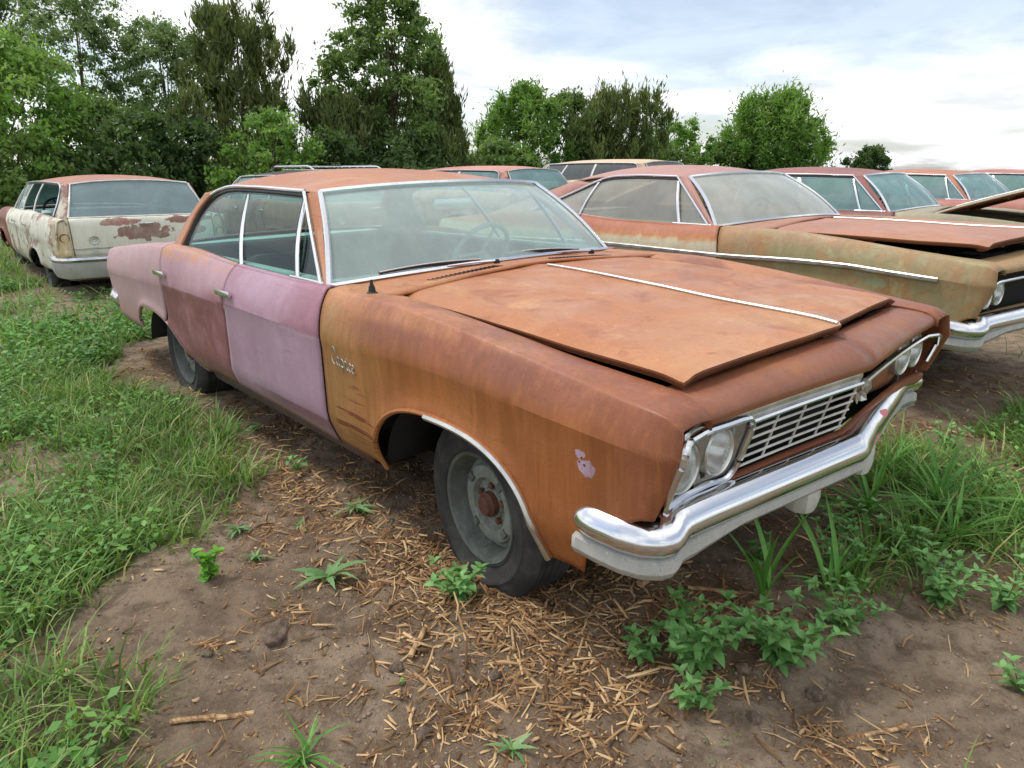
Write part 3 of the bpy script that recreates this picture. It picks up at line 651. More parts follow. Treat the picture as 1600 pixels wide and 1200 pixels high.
    for s in (-1, 1): part('inner_fender', MB().box((.12, s*.70, .62), (1.35, .02, .40)), ENG, smooth=False)
    # ---- front: mouldings, lamps, grille, bumper
    if o['front']: front_end(root, part, mt, o, near)
    # ---- underbody and cabin
    m = MB().box((-1.85, 0, .27), (4.7, 1.45, .06)); m.box((-1.85, -.5, .25), (4.3, .1, .12)); m.box((-1.85, .5, .25), (4.3, .1, .12)); part('underbody', m, DARK, smooth=False)
    for x in (0, -3.023): part('axle', MB().tube([(x, -.72, .29), (x, .72, .29)], .04, 8), DARK)
    it = o['interior']
    G = []
    for v in np.linspace(-1, 1, 15):
        y = v*.80; b = -.86-.07*v*v; G.append([(b, y, .935), (b-.12, y, .950-.01*v*v), (b-.26, y, .945-.01*v*v), (b-.33, y, .915), (b-.34, y, .80), (b-.30, y, .66)])
    part('dashboard', MB().grid(G), it)
    m = MB(); c = np.array((-1.46, .40, .93)); Rm = rotm('Y', R_(-62)); P = [c+Rm@np.array((.195*math.cos(a), .195*math.sin(a), 0)) for a in np.linspace(0, 2*math.pi, 33)]; m.tube(P, .015, 6, cap=False)
    for a in (0.25, math.pi-.25, 4.71): m.tube([c, c+Rm@np.array((.19*math.cos(a), .19*math.sin(a), 0))], .010, 5)
    m.tube([c, c+Rm@np.array((0, 0, -.35))], .025, 8); part('steering_wheel', m, it if near else INT_D)
    part('front_seat', MB().box((-1.80, 0, .52), (.55, 1.45, .22), None, .06), INT_D); part('front_seat_back', MB().box((-2.10, 0, .76), (.16, 1.45, .42), rotm('Y', -.22), .05), it if not near else INT_D)
    part('rear_seat', MB().box((-2.75, 0, .52), (.50, 1.45, .22), None, .06), INT_D)
    if not wagon: part('rear_seat_back', MB().box((-3.02, 0, .74), (.16, 1.45, .40), rotm('Y', -.3), .05), it if not near else INT_D); part('parcel_shelf', MB().box((-3.20, 0, .955), (.30, 1.40, .02)), it, smooth=False)
    else: part('cargo_floor', MB().box((-3.6, 0, .62), (1.5, 1.4, .03)), INT_D, smooth=False)
    for s in (-1, 1):
        x1 = -2.65 if not wagon else -4.2
        part('door_lining', MB().box(((-.95+x1)/2, s*.835, .66), (abs(-.95-x1), .02, .55)), INT_D, smooth=False)
        part('lining_rail', MB().box(((-.95+x1)/2, s*.838, .955 if not wagon else .95), (abs(-.95-x1), .05, .025), None, .008), it)
    part('mirror', MB().box((-1.20, 0, 1.24), (.02, .24, .06), None, .008), CH)
    if near:   # wipers and aerial stub
        for y0, y1 in ((-.09, -.66), (.58, .05)):
            wp = empty('wiper', None, root); a = np.array((-.755, y0, .982)); b = np.array((-.86+.02, y1, .985)); a[2] = .985-.028*abs(y0)
            b[2] = .993-.03*abs(y1); b[0] = -.835-.05*abs(y1)
            MB().lathe([(.016, -.02), (.016, .012), (.010, .02), (.001, .021)], 10, 'z', a).obj('pivot', DARK, wp, fix=True)
            mid = lerp(a, b, .45)+(.006, 0, .016); MB().tube([a+(0, 0, .014), lerp(a, mid, .5)+(0, 0, .01), mid], [.007, .006, .004], 6).obj('arm', CH, wp)
            bl0, bl1 = lerp(a, b, .12)+(-.03, 0, .018), b+(-.012, 0, .012); P = [lerp(bl0, bl1, t)+(0, 0, .010*math.sin(math.pi*t)) for t in np.linspace(0, 1, 8)]
            MB().strip(P, (0, 0, 1), .016, (1, 0, 0), .007).obj('blade', BLK, wp); MB().strip(np.array(P)+(.006, 0, .008), (0, 0, 1), .006, (1, 0, 0), .006).obj('blade_clip', CH, wp)
        m = MB(); c = (-.60, -.865, .953); m.lathe([(.022, -.006), (.022, .010), (.015, .014), (.012, .032), (.008, .040), (.004, .06), (.001, .06)], 14, 'z', c); part('aerial_base', m, BLK, fix=True)
        m = MB(); script_badge(m, SCRIPT['Caprice'], lambda u, v: pt_side(-.712+u, .690+v-.10*u, -1, .007), .064, .0021); part('name_script', m, ALU)
        m = MB(); script_badge(m, SCRIPT['Caprice'], lambda u, v: pt_side(-.55-u, .690+v, 1, .007), .058, .0034); part('name_script', m, CH)
    if o['wheels']:
        for x, st in ((.03, o['steer']), (-3.023, 0)):
            for s in (-1, 1): make_wheel(root, x, s, .275, st, 48 if near else 24, near and s < 0, flat=1.0 if near else .6)
    zs, zD, yD = zs0, zD0, yD0
    return root

def front_end(root, part, mt, o, near):
    # bright band under the nose lip
    yy = np.linspace(-.90, .90, 61); gr, bz = o['grille'], o['bezel']
    for s in (-1, 1):
        ys_ = np.linspace(.015, .575 if bz[0 if s < 0 else 1] else .885, 30)
        P = [(float(xlip(y))-.022-.004, s*y, .768-.010*max(0, (y-.8)/.12)) for y in ys_]; Q0 = np.array(P); Q = Q0
        if bz[0 if s < 0 else 1] or gr[0 if s < 0 else 1]:
            Q = np.array([(float(xlip(y))-.022-.004+.012*max(0, min(1, (y-.85)/.05)), s*y, .768+.006*max(0, (y-.6)/.3)) for y in np.linspace(.015, .915, 40)]); G = np.stack([Q+(.004, 0, .026), Q+(.006, 0, .0), Q+(.000, 0, -.022), Q+(-.03, 0, -.024)], 1); part('grille_header', MB().grid(G, flip=s < 0), ALU, solid=.004)
        P = Q0+(.008, 0, -.024); 
        if near and s > 0: P = np.concatenate([P, [(face_x(.93, z)+.006, s*(.924-.012*k), z) for k, z in enumerate((.73, .69, .65, .62))]])
        part('grille_moulding', MB().tube(P, .010, 8), CH)
    # dark inside and rusty lower panel
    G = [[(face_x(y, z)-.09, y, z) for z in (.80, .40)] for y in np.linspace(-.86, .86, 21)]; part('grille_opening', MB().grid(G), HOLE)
    G = [[(face_x(y, .56)-.006, y, .561), (face_x(y, .56)+.008, y, .555), (face_x(y, .55)+.008, y, .535), (face_x(y, .50)-.01, y, .50)] for y in np.linspace(-.915, .915, 41)]
    part('lower_front_panel', MB().grid(np.array(G)), mt.get('nose', mt['hood']), solid=.006)
    for s in (-1, 1):
        i = 0 if s < 0 else 1
        hx = lambda y, z: face_x(y, z)-.004
        C1, C2 = ((.828, .668), (.668, .670)) if not (near and s > 0) else ((.765, .688), (.600, .692)); rad = .066
        if bz[i]:
            # plate with two round openings: polar fans blended to the frame outline
            out = [(.912, .575), (.925, .68), (.935, .772), (.90, .790), (.75, .790), (.60, .786), (.572, .76), (.575, .66), (.582, .577), (.75, .575)]
            mb = MB()
            for (cy, cz), side in ((C1, 1), (C2, -1)):
                a = np.linspace(0, 2*math.pi, 41); ring = []
                for q in a:
                    dy, dz = math.cos(q), math.sin(q); lim = [1e9]
                    if dy > 1e-6: lim.append(((.918 if side > 0 else .748)-cy)/dy)
                    if dy < -1e-6: lim.append(((.748 if side > 0 else .572)-cy)/dy)
                    if dz > 1e-6: lim.append((.770-cz)/dz)
                    if dz < -1e-6: lim.append((.576-cz)/dz)
                    L = max(min(lim), rad+.002); row = []
                    for t in (0, .3, .7, 1): r = lerp(rad, L, t); y, z = cy+dy*r, cz+dz*r; row.append((hx(y, z)-.016*(1-t)**1.5, s*y, z))
                    ring.append(row)
                mb.grid(ring, flip=s > 0)
            bzo = part('headlight_bezel', mb, BEZ, solid=.004)
            L = poly([(.889, .776), (.80, .772), (.70, .767), (.62, .763), (.588, .755), (.572, .735), (.568, .66), (.573, .60), (.585, .578), (.70, .574), (.82, .572), (.889, .574)], 90)
            inner_ = [(hx(p[0], p[1])+.006, p[0], p[1]) for p in L if p[0] < .89]
            P3 = poly(inner_[::3]+[inner_[-1], (.824, .912, .573), (.834, .927, .60), (.846, .934, .63), (.868, .941, .69), (.889, .945, .745), (.892, .942, .768), (.886, .928, .783), (.878, .902, .782), inner_[0]], 110)
            MB().tube([(p[0]+.003, s*p[1], p[2]) for p in P3], .0095, 7).obj('rim', CH if near else ALU, bzo)
        for cy, cz in (C1, C2):
            fx = hx(cy, cz)-.008
            rfl = part('headlight', MB().lathe([(.001, -.065), (.034, -.055), (.056, -.025), (.063, 0)], 24, 'x', (fx, s*cy, cz)), SILVER, fix=False)
            MB().lathe([(.060, -.02), (.063, .004), (.067, .009), (.071, .004), (.072, -.03)], 28, 'x', (fx, s*cy, cz)).obj('ring', ALU, rfl, fix=True)
            MB().lathe([(.001, .020), (.026, .0175), (.047, .010), (.0615, 0)], 28, 'x', (fx, s*cy, cz)).obj('lens', LENS, rfl, angle=60)
        if gr[i]:
            gp = empty('grille', None, root); y0, y1 = .012, .562; zz_ = np.linspace(.585, .738, 6)
            for z in zz_:
                P = [(face_x(y, z)-.004, s*y, z) for y in np.linspace(y0, y1, 10)]; MB().strip(P, (0, 0, 1), .0075, (1, 0, 0), .005).obj('horizontal_bar', GREYTRIM, gp)
            for y in np.linspace(y0+.004, y1-.002, 5): 
                P = [(face_x(y, z)-.009, s*y, z) for z in np.linspace(.578, .744, 6)]; MB().strip(P, (0, 1, 0), .007, (1, 0, .25), .006).obj('vertical_bar', GREYTRIM, gp)
    if near:      # the half without grille: sheet-metal apron stands in the hole, a crumpled end of bright strip at the middle
        G = [[(face_x(y, z)-.02-.03*math.sin(y*5)**2, y, z) for z in (.57, .60, .635, .655-.02*math.sin(y*9))] for y in np.linspace(.03, .74, 18)]; part('apron_panel', MB().grid(np.array(G)), mt['nose'], solid=.004)
        rr_ = random.Random(3); G = [[(face_x(.02, z)+rr_.uniform(-.012, .012), .015+k*.022+rr_.uniform(-.005, .005), z+rr_.uniform(-.006, .006)) for z in np.linspace(.735, .66, 5)] for k in range(4)]; part('crumpled_strip', MB().grid(np.array(G)), ALU, solid=.003, smooth=False)
    # bumper: ridge bar across the front, rolled ends
    half = [(.585, -1.012, .502), (.66, -1.010, .498), (.74, -1.0, .494), (.80, -.975, .490), (.842, -.935, .488), (.862, -.895, .490), (.864, -.872, .500), (.858, -.848, .512), (.868, -.76, .514), (.962, -.03, .511), (.965, 0, .511)]
    full = half+[(x, -y, z) for x, y, z in half[::-1][1:]]
    if near: full = half+[(.960, .03, .511), (.906, .256, .505), (.853, .512, .500), (.80, .78, .500), (.783, .87, .503), (.790, .925, .508), (.806, .962, .508), (.800, .985, .503), (.76, 1.005, .497), (.64, 1.012, .492)]
    prof = [(-.075, .044), (-.055, .054), (-.030, .048), (-.010, .030), (.004, .006), (.003, -.012), (-.012, -.036), (-.032, -.052), (-.05, -.056), (-.075, -.05)]
    G = sweep_bumper(full, prof, 1, True, 120, True); m = MB(); grid_cap(m, G); bo = part('front_bumper', m, o['bumper'], fix=True, angle=50)
    pv = [(-.05, -.045), (-.018, -.058), (-.016, -.085), (-.028, -.105), (-.055, -.122), (-.11, -.13)]
    P = linpath(full, 170); T = np.gradient(P[:, :2], axis=0); T /= np.linalg.norm(T, axis=1)[:, None]; N = np.stack([T[:, 1], -T[:, 0]], 1)
    G = np.array([[(P[i, 0]+N[i, 0]*a, P[i, 1]+N[i, 1]*a, P[i, 2]+b*(.72 if abs(P[i, 1]) < .6 else .72+.28*min(1, (abs(P[i, 1])-.6)/.2))) for a, b in pv] for i in range(170)])
    part('front_valance', MB().grid(G, flip=False), o.get('valance', VAL), solid=.006)
    if near:
        for s in (-1, 1): part('bumper_guard', MB().box((.86, s*.21, .415), (.10, .11, .15), None, .045), GREYTRIM)

def wagon_rear(root, part, mt, o, g):
    # D-posts meet the tailgate; glass in the tailgate
    G = []
    b0, b1 = np.array(g['back'][0]), np.array(g['back'][-1])
    fr = []
    for v in np.linspace(-1, 1, 19):
        t_, b_ = np.array((-4.06-.03*(1-v*v), v*(.655-.02), 1.333+.042*(1-abs(v)**2.4))), np.array((-4.335-.03*(1-v*v), v*.755, .975))
        G.append([lerp(t_, b_, t)+(-.02*math.sin(math.pi*t), 0, 0) for t in np.linspace(0, 1, 8)])
    G = np.array(G); gl = part('tailgate_window', MB().grid(G, flip=False), o['glass'], angle=60)
    for E_ in (G[:, 0], G[:, -1], G[0], G[-1]): MB().tube(np.array(E_)+(-.006, 0, .002), .011, 6).obj('frame', ALU, gl)
    # tailgate panel with a ledge
    prof = [(-4.345, .972), (-4.40, .962), (-4.425, .93), (-4.438, .88), (-4.45, .80), (-4.458, .70), (-4.455, .60), (-4.44, .56)]
    G = [[(x-.02*(1-v*v), v*(.765-.012*(i < 1)), z) for i, (x, z) in enumerate(prof)] for v in np.linspace(-1, 1, 17)]
    tg = part('tailgate', MB().grid(G, flip=False), mt['tailgate'], solid=.01)
    MB().box((-4.478, 0, .895), (.018, .16, .03), None, .008).obj('handle', CH, tg)
    m = MB().lathe([(.001, -.016), (.02, -.018), (.024, -.010), (.04, -.012), (.046, -.018), (.052, -.010), (.053, 0)], 28, 'x', (-4.462, .56, .735)); m.obj('round_emblem', ALU, tg, fix=True)
    P = [(-4.478+.02*(v*v), v*.93, .645) for v in np.linspace(-.82, .82, 20)]; MB().strip(P, (0, 0, 1), .014, (-1, 0, 0), .010).obj('lower_moulding', ALU, tg)
    m = MB(); script_badge(m, SCRIPT['Caprice'][1:8], lambda u, v: np.array((-4.478, .62-u*1.2, .60+v)), .035, .003); m.obj('name_script', ALU, tg)
    for s in (-1, 1):
        # corner post with lamp opening
        G = [[(xa, s*ya, z) for xa, ya in ((-4.452, .775), (-4.462, .82), (-4.455, .872), (-4.42, .915), (-4.36, .94))] for z in np.linspace(.965, .55, 8)]
        G = np.array(G); k = np.linspace(0, 1, 8)[:, None]; G[..., 0] += .035*(1-k)**2
        part('corner_panel', MB().grid(G, flip=s < 0), mt['corner'], solid=.006)
        m = MB().lathe([(.001, .02), (.03, .018), (.04, .0), (.046, -.008), (.05, 0)], 18, 'x', (-4.452, s*.84, .765)); part('lamp_socket', m, HUBR, fix=True)
        m = MB().box((-4.468, s*.84, .60), (.02, .085, .05), None, .006); part('reverse_lamp', m, mt['corner'])
        G2 = [[(-4.06-.0*t, s*lerp(.655, .76, t), lerp(1.333, .97, t)), (-4.06+.0-.0, s*.67, 1.33)] for t in (0, 1)]
    full = [(-4.12, -.99, .515), (-4.32, -.965, .515), (-4.46, -.90, .515), (-4.515, -.6, .515), (-4.53, 0, .515), (-4.515, .6, .515), (-4.46, .90, .515), (-4.32, .965, .515), (-4.12, .99, .515)]
    G = sweep_bumper(full, [(-.08, .045), (-.03, .05), (.0, .035), (.004, .01), (-.01, -.01), (-.03, -.018), (-.08, -.02)], -1); m = MB(); grid_cap(m, G); part('rear_bumper', m, CH, fix=True)
    pv = [(-.04, -.012), (-.022, -.02), (-.018, -.06), (-.03, -.13), (-.06, -.20), (-.14, -.23)]
    P = poly(full, 60); T = np.gradient(P[:, :2], axis=0); T /= np.linalg.norm(T, axis=1)[:, None]; N = -np.stack([T[:, 1], -T[:, 0]], 1)
    G = np.array([[(P[i, 0]+N[i, 0]*a, P[i, 1]+N[i, 1]*a, P[i, 2]+b) for a, b in pv] for i in range(60)]); part('rear_valance', MB().grid(G), VAL, solid=.006)
# ------------------------------------------------------------------ the cars
def pose(x, y, yaw, z=0.0, tx=0.0, ty=0.0):
    c, s = math.cos(yaw), math.sin(yaw); return Matrix(((c, -s, 0, x), (s, c, 0, y), (tx, ty, 1, z), (0, 0, 0, 1)))
def ortho(M):
    l, q, sc = M.decompose(); return Matrix.Translation(l) @ q.to_matrix().to_4x4()
MAIN = Matrix(((.99997, -.00479, -.00555, 0), (.00471, .99987, -.01565, 0), (.00563, .01562, .99986, 0), (0, 0, 0, 1)))
S = srgb
scratch = lambda t, big, mid, stk: t.math('MULTIPLY', t.ramp(t.noise(1.0, 3, .55, .4, stretch=(1.6, 4, 52), off=2.2), .57, .62), blot(-.55, -.99, .47, .20, .15, .25)(t, big, mid, stk))
m_fender = paint('rust_fender', S(158, 96, 52), S(172, 110, 62), None, streak=.40, rough=.48, scale=1.6, off=1.0, layers=[
    (along(0, -.15, -.85, .7, .3), S(178, 146, 96)),
    (both(above(.81, .08, .10), along(0, -.78, -.30, .9, .25)), S(152, 94, 74)),
    (both(above(.80, .06, .10), both(along(0, -.75, -.2, 1, .25), cloudy(.38, .60, .9, 1.4, 4))), S(136, 88, 76)),
    (both(above(.90, .02, .02), cloudy(.35, .6, .8, 2.5, 8)), S(192, 134, 96)),
    (along(0, .52, .86, .75, .25), S(136, 82, 62)),
    (blot(.622, -.99, .655, .030, .024, .7, 1, .3, 55), S(186, 164, 184)), (blot(.600, -.99, .690, .016, .014, .7, 1, .3, 70), S(186, 164, 184)), (blot(.615, -.99, .662, .004, .004, .1, 1, .3, 30), S(50, 36, 40)), (blot(.598, -.99, .668, .003, .004, .1, 1, .3, 30), S(50, 36, 40)), (blot(.606, -.99, .682, .004, .003, .1, 1, .3, 30), S(50, 36, 40)),
    (scratch, S(112, 58, 44))])
m_hood = paint('rust_hood', S(172, 110, 70), S(188, 132, 90), S(164, 98, 56), .48, .68, .14, .40, scale=1.1, off=5.0, layers=[(along(0, .35, .80, .6, .4), S(198, 148, 108)), (cloudy(.42, .62, .6, 1.5, 3), S(180, 116, 82)), (cloudy(.50, .62, .65, 4.5, 6), S(146, 84, 50)), (cloudy(.55, .66, .5, 1.2, 12), S(196, 152, 104)), (cloudy(.56, .70, .5, 7, 9), S(208, 160, 112))])
m_nose = paint('rust_nose_panel', S(132, 82, 62), S(146, 94, 68), S(156, 100, 58), .52, .7, .2, .42, scale=1.8, off=9.0)
m_roof = paint('rust_roof', S(172, 112, 80), S(190, 136, 100), S(160, 98, 62), .50, .68, .12, .46, scale=1.0, off=2.0)
m_pillar = paint('rust_pillar', S(168, 118, 92), S(186, 138, 108), S(160, 110, 60), .48, .66, .25, .5, scale=2.2, off=6.0)
m_door = paint('mauve_door', S(168, 136, 152), S(182, 152, 168), None, streak=.12, rough=.5, scale=1.4, off=3.0, speck=.25, layers=[
    (both(above(.775, .01, .01), along(0, -1.45, -.85, .85, .5)), S(140, 84, 94)), (both(above(.775, .01, .01), cloudy(.40, .62, .7, 2.2, 7)), S(158, 112, 126)), (both(below(.415, .006, .02), along(0, -1.75, -1.2, .8, .2)), S(128, 84, 96)), (below(.36, .03, .03), S(150, 122, 122))])
m_door2 = paint('two_tone_rear_door', S(166, 128, 138), S(180, 146, 152), None, streak=.15, rough=.5, scale=1.5, off=8.0, speck=.3, layers=[
    (below(.772, .008, .012), S(124, 74, 74)), (both(below(.772, .008, .012), cloudy(.42, .62, .9, 2.4, 5)), S(142, 92, 88)), (both(below(.83, .03, .03), along(0, -2.2, -1.85, .85, .2)), S(142, 88, 92)), (both(above(.93, .03, .03), cloudy(.35, .55, .9, 4, 2)), S(190, 138, 100)), (below(.40, .05, .04), S(132, 96, 84))])
m_quarter = paint('faded_mauve_quarter', S(172, 138, 142), S(184, 152, 154), S(170, 124, 112), .52, .70, .15, .5, scale=1.2, off=4.0, speck=.25, layers=[(below(.52, .1, .08), S(170, 136, 128))])
m_rocker = paint('grimy_rocker', S(64, 50, 46), S(96, 74, 68), S(80, 55, 42), .5, .7, .3, .7)
mt_main = dict(fender=m_fender, hood=m_hood, nose=m_nose, roof=m_roof, pillar=m_pillar, door=m_door, door2=m_door2, quarter=m_quarter, rocker=m_rocker)
car('rusty_sedan', MAIN, 'hardtop', mt_main, 'rust-brown four-door hardtop with mauve front door, nearest car in the photo', 'old cars parked in the field',
    dict(near=True, hood=.037, grille=(True, False), bezel=(True, False), glass=GL_SD, wsglass=GL_WS, bumper=CHB, steer=-.10, archtrim=True))

# olive two-door beside it
m2_f = paint('olive_fender', S(146, 134, 94), S(164, 152, 112), S(160, 114, 76), .50, .68, .25, .5, scale=1.5, off=11, layers=[(above(.88, .05, .06), S(170, 138, 104)), (both(below(.74, .05, .1), cloudy(.5, .62, .8, 4, 3)), S(160, 110, 70)), (cloudy(.47, .60, .75, 2.6, 5), S(172, 124, 80)), (cloudy(.52, .62, .6, 6, 8), S(170, 168, 126)), (blot(.30, -.99, .70, .06, .03, .7, .9, .2, 30), S(150, 160, 120))])
m2_d = paint('salmon_rust_door', S(166, 100, 72), S(182, 120, 90), None, rough=.5, scale=1.5, off=13, layers=[(below(.885, .03, .10), S(190, 130, 76)), (below(.855, .02, .09), S(196, 190, 160))])
m2_r = paint('mauve_rust_roof', S(168, 122, 110), S(184, 140, 128), S(176, 120, 88), .55, .7, .1, .5, off=14)
m2_h = paint('salmon_rust_hood', S(166, 116, 94), S(184, 136, 112), S(170, 116, 84), .5, .7, .12, .5, off=15)
m2_n = paint('tan_nose', S(160, 130, 88), S(176, 146, 104), S(150, 100, 64), .5, .7, .2, .5, off=16)
car('olive_coupe', ortho(pose(-.084, 3.036, R_(-2.97), .074, .016, .013)), 'fastback', dict(fender=m2_f, hood=m2_h, nose=m2_n, roof=m2_r, door=m2_d, quarter=m2_d),
    'olive and rust two-door fastback with missing grille, parked right beside the nearest car', 'old cars parked in the field', dict(hood=.075, grille=(False, False), bezel=(False, False), side_trim=True, glass=make_glass('sun_bleached_glass', (.72, .74, .68), .42, (.52, .52, .46)), wsglass=make_glass('sun_bleached_windshield', (.72, .74, .68), .55, (.56, .58, .52)), interior=plain('faded_tan_vinyl', (.45, .42, .33), .7)))
m3_r = paint('maroon_rust_roof', S(140, 90, 82), S(158, 106, 98), S(150, 92, 76), .5, .7, .1, .5, off=21)
m3_d = paint('maroon_rust_door', S(122, 74, 70), S(140, 90, 84), None, rough=.5, off=22)
m3_f = paint('grey_olive_fender', S(150, 142, 116), S(168, 158, 132), S(150, 120, 86), .55, .7, .2, .5, off=23)
car('maroon_sedan', ortho(pose(-.352, 6.701, R_(2.59), .018)), 'sedan', dict(fender=m3_f, hood=m3_f, nose=m3_f, roof=m3_r, door=m3_d, door2=m3_d, quarter=m3_d, frame=ALU),
    'maroon-roofed sedan with its hood propped open, third car of the row', 'old cars parked in the field', dict(hood=.40, glass=GL_TQ, wsglass=GL_TQ))
m4_r = paint('red_rust_roof', S(172, 110, 82), S(188, 132, 100), S(160, 96, 68), .5, .7, .1, .5, off=31)
m4_b = paint('pink_rust_body', S(170, 110, 96), S(186, 128, 112), S(160, 104, 76), .5, .7, .2, .5, off=32)
car('red_rust_sedan', ortho(pose(-.817, 11.25, R_(-5))), 'sedan', dict(fender=m4_b, hood=m4_b, nose=m4_b, roof=m4_r, door=m4_b, door2=m4_b, quarter=m4_b, frame=ALU),
    'red-rust roofed sedan behind the propped-up hood, fourth car of the row', 'old cars parked in the field', dict(hood=0, glass=GL_TQ, wsglass=GL_TQ))
car('pink_rust_sedan', ortho(pose(-.7, 15.6, R_(-3))), 'sedan', dict(fender=m4_b, hood=m4_b, nose=m4_b, roof=m4_b, door=m4_b, door2=m4_b, quarter=m4_b, frame=ALU),
    'pinkish sedan at the right edge, last car of the row', 'old cars parked in the field', dict(hood=0, glass=GL_TQ, wsglass=GL_TQ))
# station wagons of the back row, tails towards us
rustp = S(128, 76, 64)
def wagon_mats(tagname, a, b, roof, off):
    body = paint(tagname+'_body', a, b, rustp, .50, .57, .45, .5, scale=2.6, off=off, layers=[(below(.5, .1, .1), [k*.8 for k in a])])
    rf = paint(tagname+'_roof', roof, [min(1, k*1.2) for k in roof], rustp, .55, .75, .1, .5, off=off+1)
    tgm = paint(tagname+'_tailgate', a, b, None, .5, .6, .2, .5, off=off+2, layers=[(blot(-4.46, .02, .80, .4, .09, 1.0, .9, .30, 13), rustp), (blot(-4.40, .26, .925, .4, .045, .8, .95, .22, 9), S(150, 88, 76)), (blot(-4.40, -.50, .925, .4, .045, .8, .95, .25, 9), rustp), (blot(-4.4, -.55, .80, .4, .05, .5, .8, .12, 6), rustp)])
    cor = paint(tagname+'_corner', S(206, 180, 128), b, S(176, 120, 62), .50, .62, .4, .5, scale=4, off=off+3)
    return dict(fender=paint(tagname+'_fender', rustp, S(150, 96, 82), b, .56, .68, .2, .5, off=off+4), hood=rf, nose=rf, roof=rf, pillar=paint(tagname+'_pillar', a, S(150, 92, 80), rustp, .44, .54, .3, .5, scale=4, off=off+5), door=body, door2=body, quarter=body, tailgate=tgm, corner=cor, frame=GREYTRIM)
GW = make_glass('sky_painted_tailgate_glass', (.45, .58, .60), .36, (.46, .60, .62))  # bright bluish coat paints the sky's reflection into the glass colour
mw = wagon_mats('cream', S(212, 210, 190), S(228, 226, 210), S(168, 118, 100), 41)
car('station_wagon', ortho(pose(-11.814, .271, R_(178.37), -.09)), 'wagon', mw, 'cream station wagon with rust patches, tail towards us behind the nearest car', 'old cars parked in the field', dict(hood=0, glass=GW, wsglass=GW, missing={(1, 1), (1, 2)}, cat='station wagon'))
mw2 = wagon_mats('brown', S(150, 110, 92), S(168, 128, 108), S(60, 52, 52), 51)
car('station_wagon', ortho(pose(-11.9, 3.3, R_(180), -.03)), 'wagon', mw2, 'dark station wagon whose chrome roof rack peeks over the nearest car', 'old cars parked in the field', dict(hood=0, glass=GW, wsglass=GW, rack=True, cat='station wagon'))
mw3 = wagon_mats('pink', S(196, 150, 136), S(208, 170, 154), S(186, 128, 112), 61)
car('station_wagon', ortho(pose(-11.9, 6.9, R_(180), .05)), 'wagon', mw3, 'pink-rust station wagon with turquoise rear glass, seen past the windshield', 'old cars parked in the field', dict(hood=0, glass=GL_TQ, wsglass=GL_TQ, cat='station wagon'))
mw4 = wagon_mats('tan', S(206, 184, 146), S(220, 200, 164), S(208, 178, 146), 71)
car('station_wagon', ortho(pose(-11.6, 10.4, R_(180), .20)), 'wagon', mw4, 'tan-roofed station wagon with dark rear glass, highest of the back row', 'old cars parked in the field', dict(hood=0, glass=make_glass('dark_tailgate_glass', (.2, .22, .22), .12), wsglass=GW, cat='station wagon'))
# ------------------------------------------------------------------ ground
rng = np.random.default_rng(7)
_lat = rng.random((256, 256))
def vnoise(x, y, sc, off=0):
    x = np.asarray(x)*sc+off*17.3+100; y = np.asarray(y)*sc+off*9.7+100; xi, yi = np.floor(x).astype(int), np.floor(y).astype(int); fx, fy = x-xi, y-yi
    fx, fy = fx*fx*(3-2*fx), fy*fy*(3-2*fy); g = lambda a, b: _lat[a % 256, b % 256]
    return (g(xi, yi)*(1-fx)+g(xi+1, yi)*fx)*(1-fy)+(g(xi, yi+1)*(1-fx)+g(xi+1, yi+1)*fx)*fy
def fbm(x, y, sc, n=4, off=0):
    s = 0; a = .5
    for k in range(n): s = s+a*vnoise(x, y, sc*2**k, off+k); a *= .5
    return s/(1-.5**n)
def gauss(x, y, cx, cy, rx, ry): return np.exp(-((x-cx)/rx)**2-((y-cy)/ry)**2)
def in_poly(x, y, P):
    c = np.zeros(np.shape(x), bool); n = len(P)
    for i in range(n):
        (x1, y1), (x2, y2) = P[i], P[i-1]
        c ^= ((y1 > y) != (y2 > y)) & (x < (x2-x1)*(y-y1)/((y2-y1) if y2 != y1 else 1e-9)+x1)
    return c
CARS_XY = [(-0, 0, 0, 1), (-.084, 3.036, -2.97, 1), (-.352, 6.7, 2.6, 1), (-.82, 11.25, -5, 1), (-.7, 15.6, -3, 1), (-11.81, .27, 178.4, 1), (-11.9, 3.3, 180, 1), (-11.9, 6.9, 180, 1), (-11.6, 10.4, 180, 1)]
def under_car(x, y, m=0.0):
    r = np.zeros(np.shape(x), bool)
    for cx, cy, a, _ in CARS_XY:
        c, s = math.cos(R_(a)), math.sin(R_(a)); u = (x-cx)*c+(y-cy)*s; v = -(x-cx)*s+(y-cy)*c
        r |= (u > -4.45-m) & (u < .9+m) & (np.abs(v) < .95+m)
    return r
GR_L = [(-.66, -2.30), (-.60, -2.14), (-.74, -1.93), (-.87, -1.7), (-.90, -1.53), (-1.11, -1.43), (-1.29, -1.25), (-1.73, -1.06), (-2.2, -.92), (-2.73, -.97), (-3.3, -1.25), (-4.1, -1.25), (-4.7, -.85), (-5.2, .2), (-7.2, .0), (-8.3, -.75), (-9.5, -1.1), (-30, -2.5), (-30, -30), (-.5, -30)]
GR_B = [(-.50, -2.6), (-.45, -2.20), (-.36, -2.06), (-.12, -1.97), (.12, -2.06), (.2, -2.6)]
GR_R = [(.66, -.12), (.52, .40), (.55, 1.06), (.56, 1.55), (.78, 1.72), (1.07, 1.45), (1.35, .95), (2.1, .9), (2.1, .25), (1.32, .22), (1.10, .12), (.90, -.06)]
GR_R2 = [(.95, 1.95), (.80, 2.6), (.90, 3.1), (1.6, 3.2), (2.6, 2.0), (2.0, 1.2), (1.35, 1.4)]
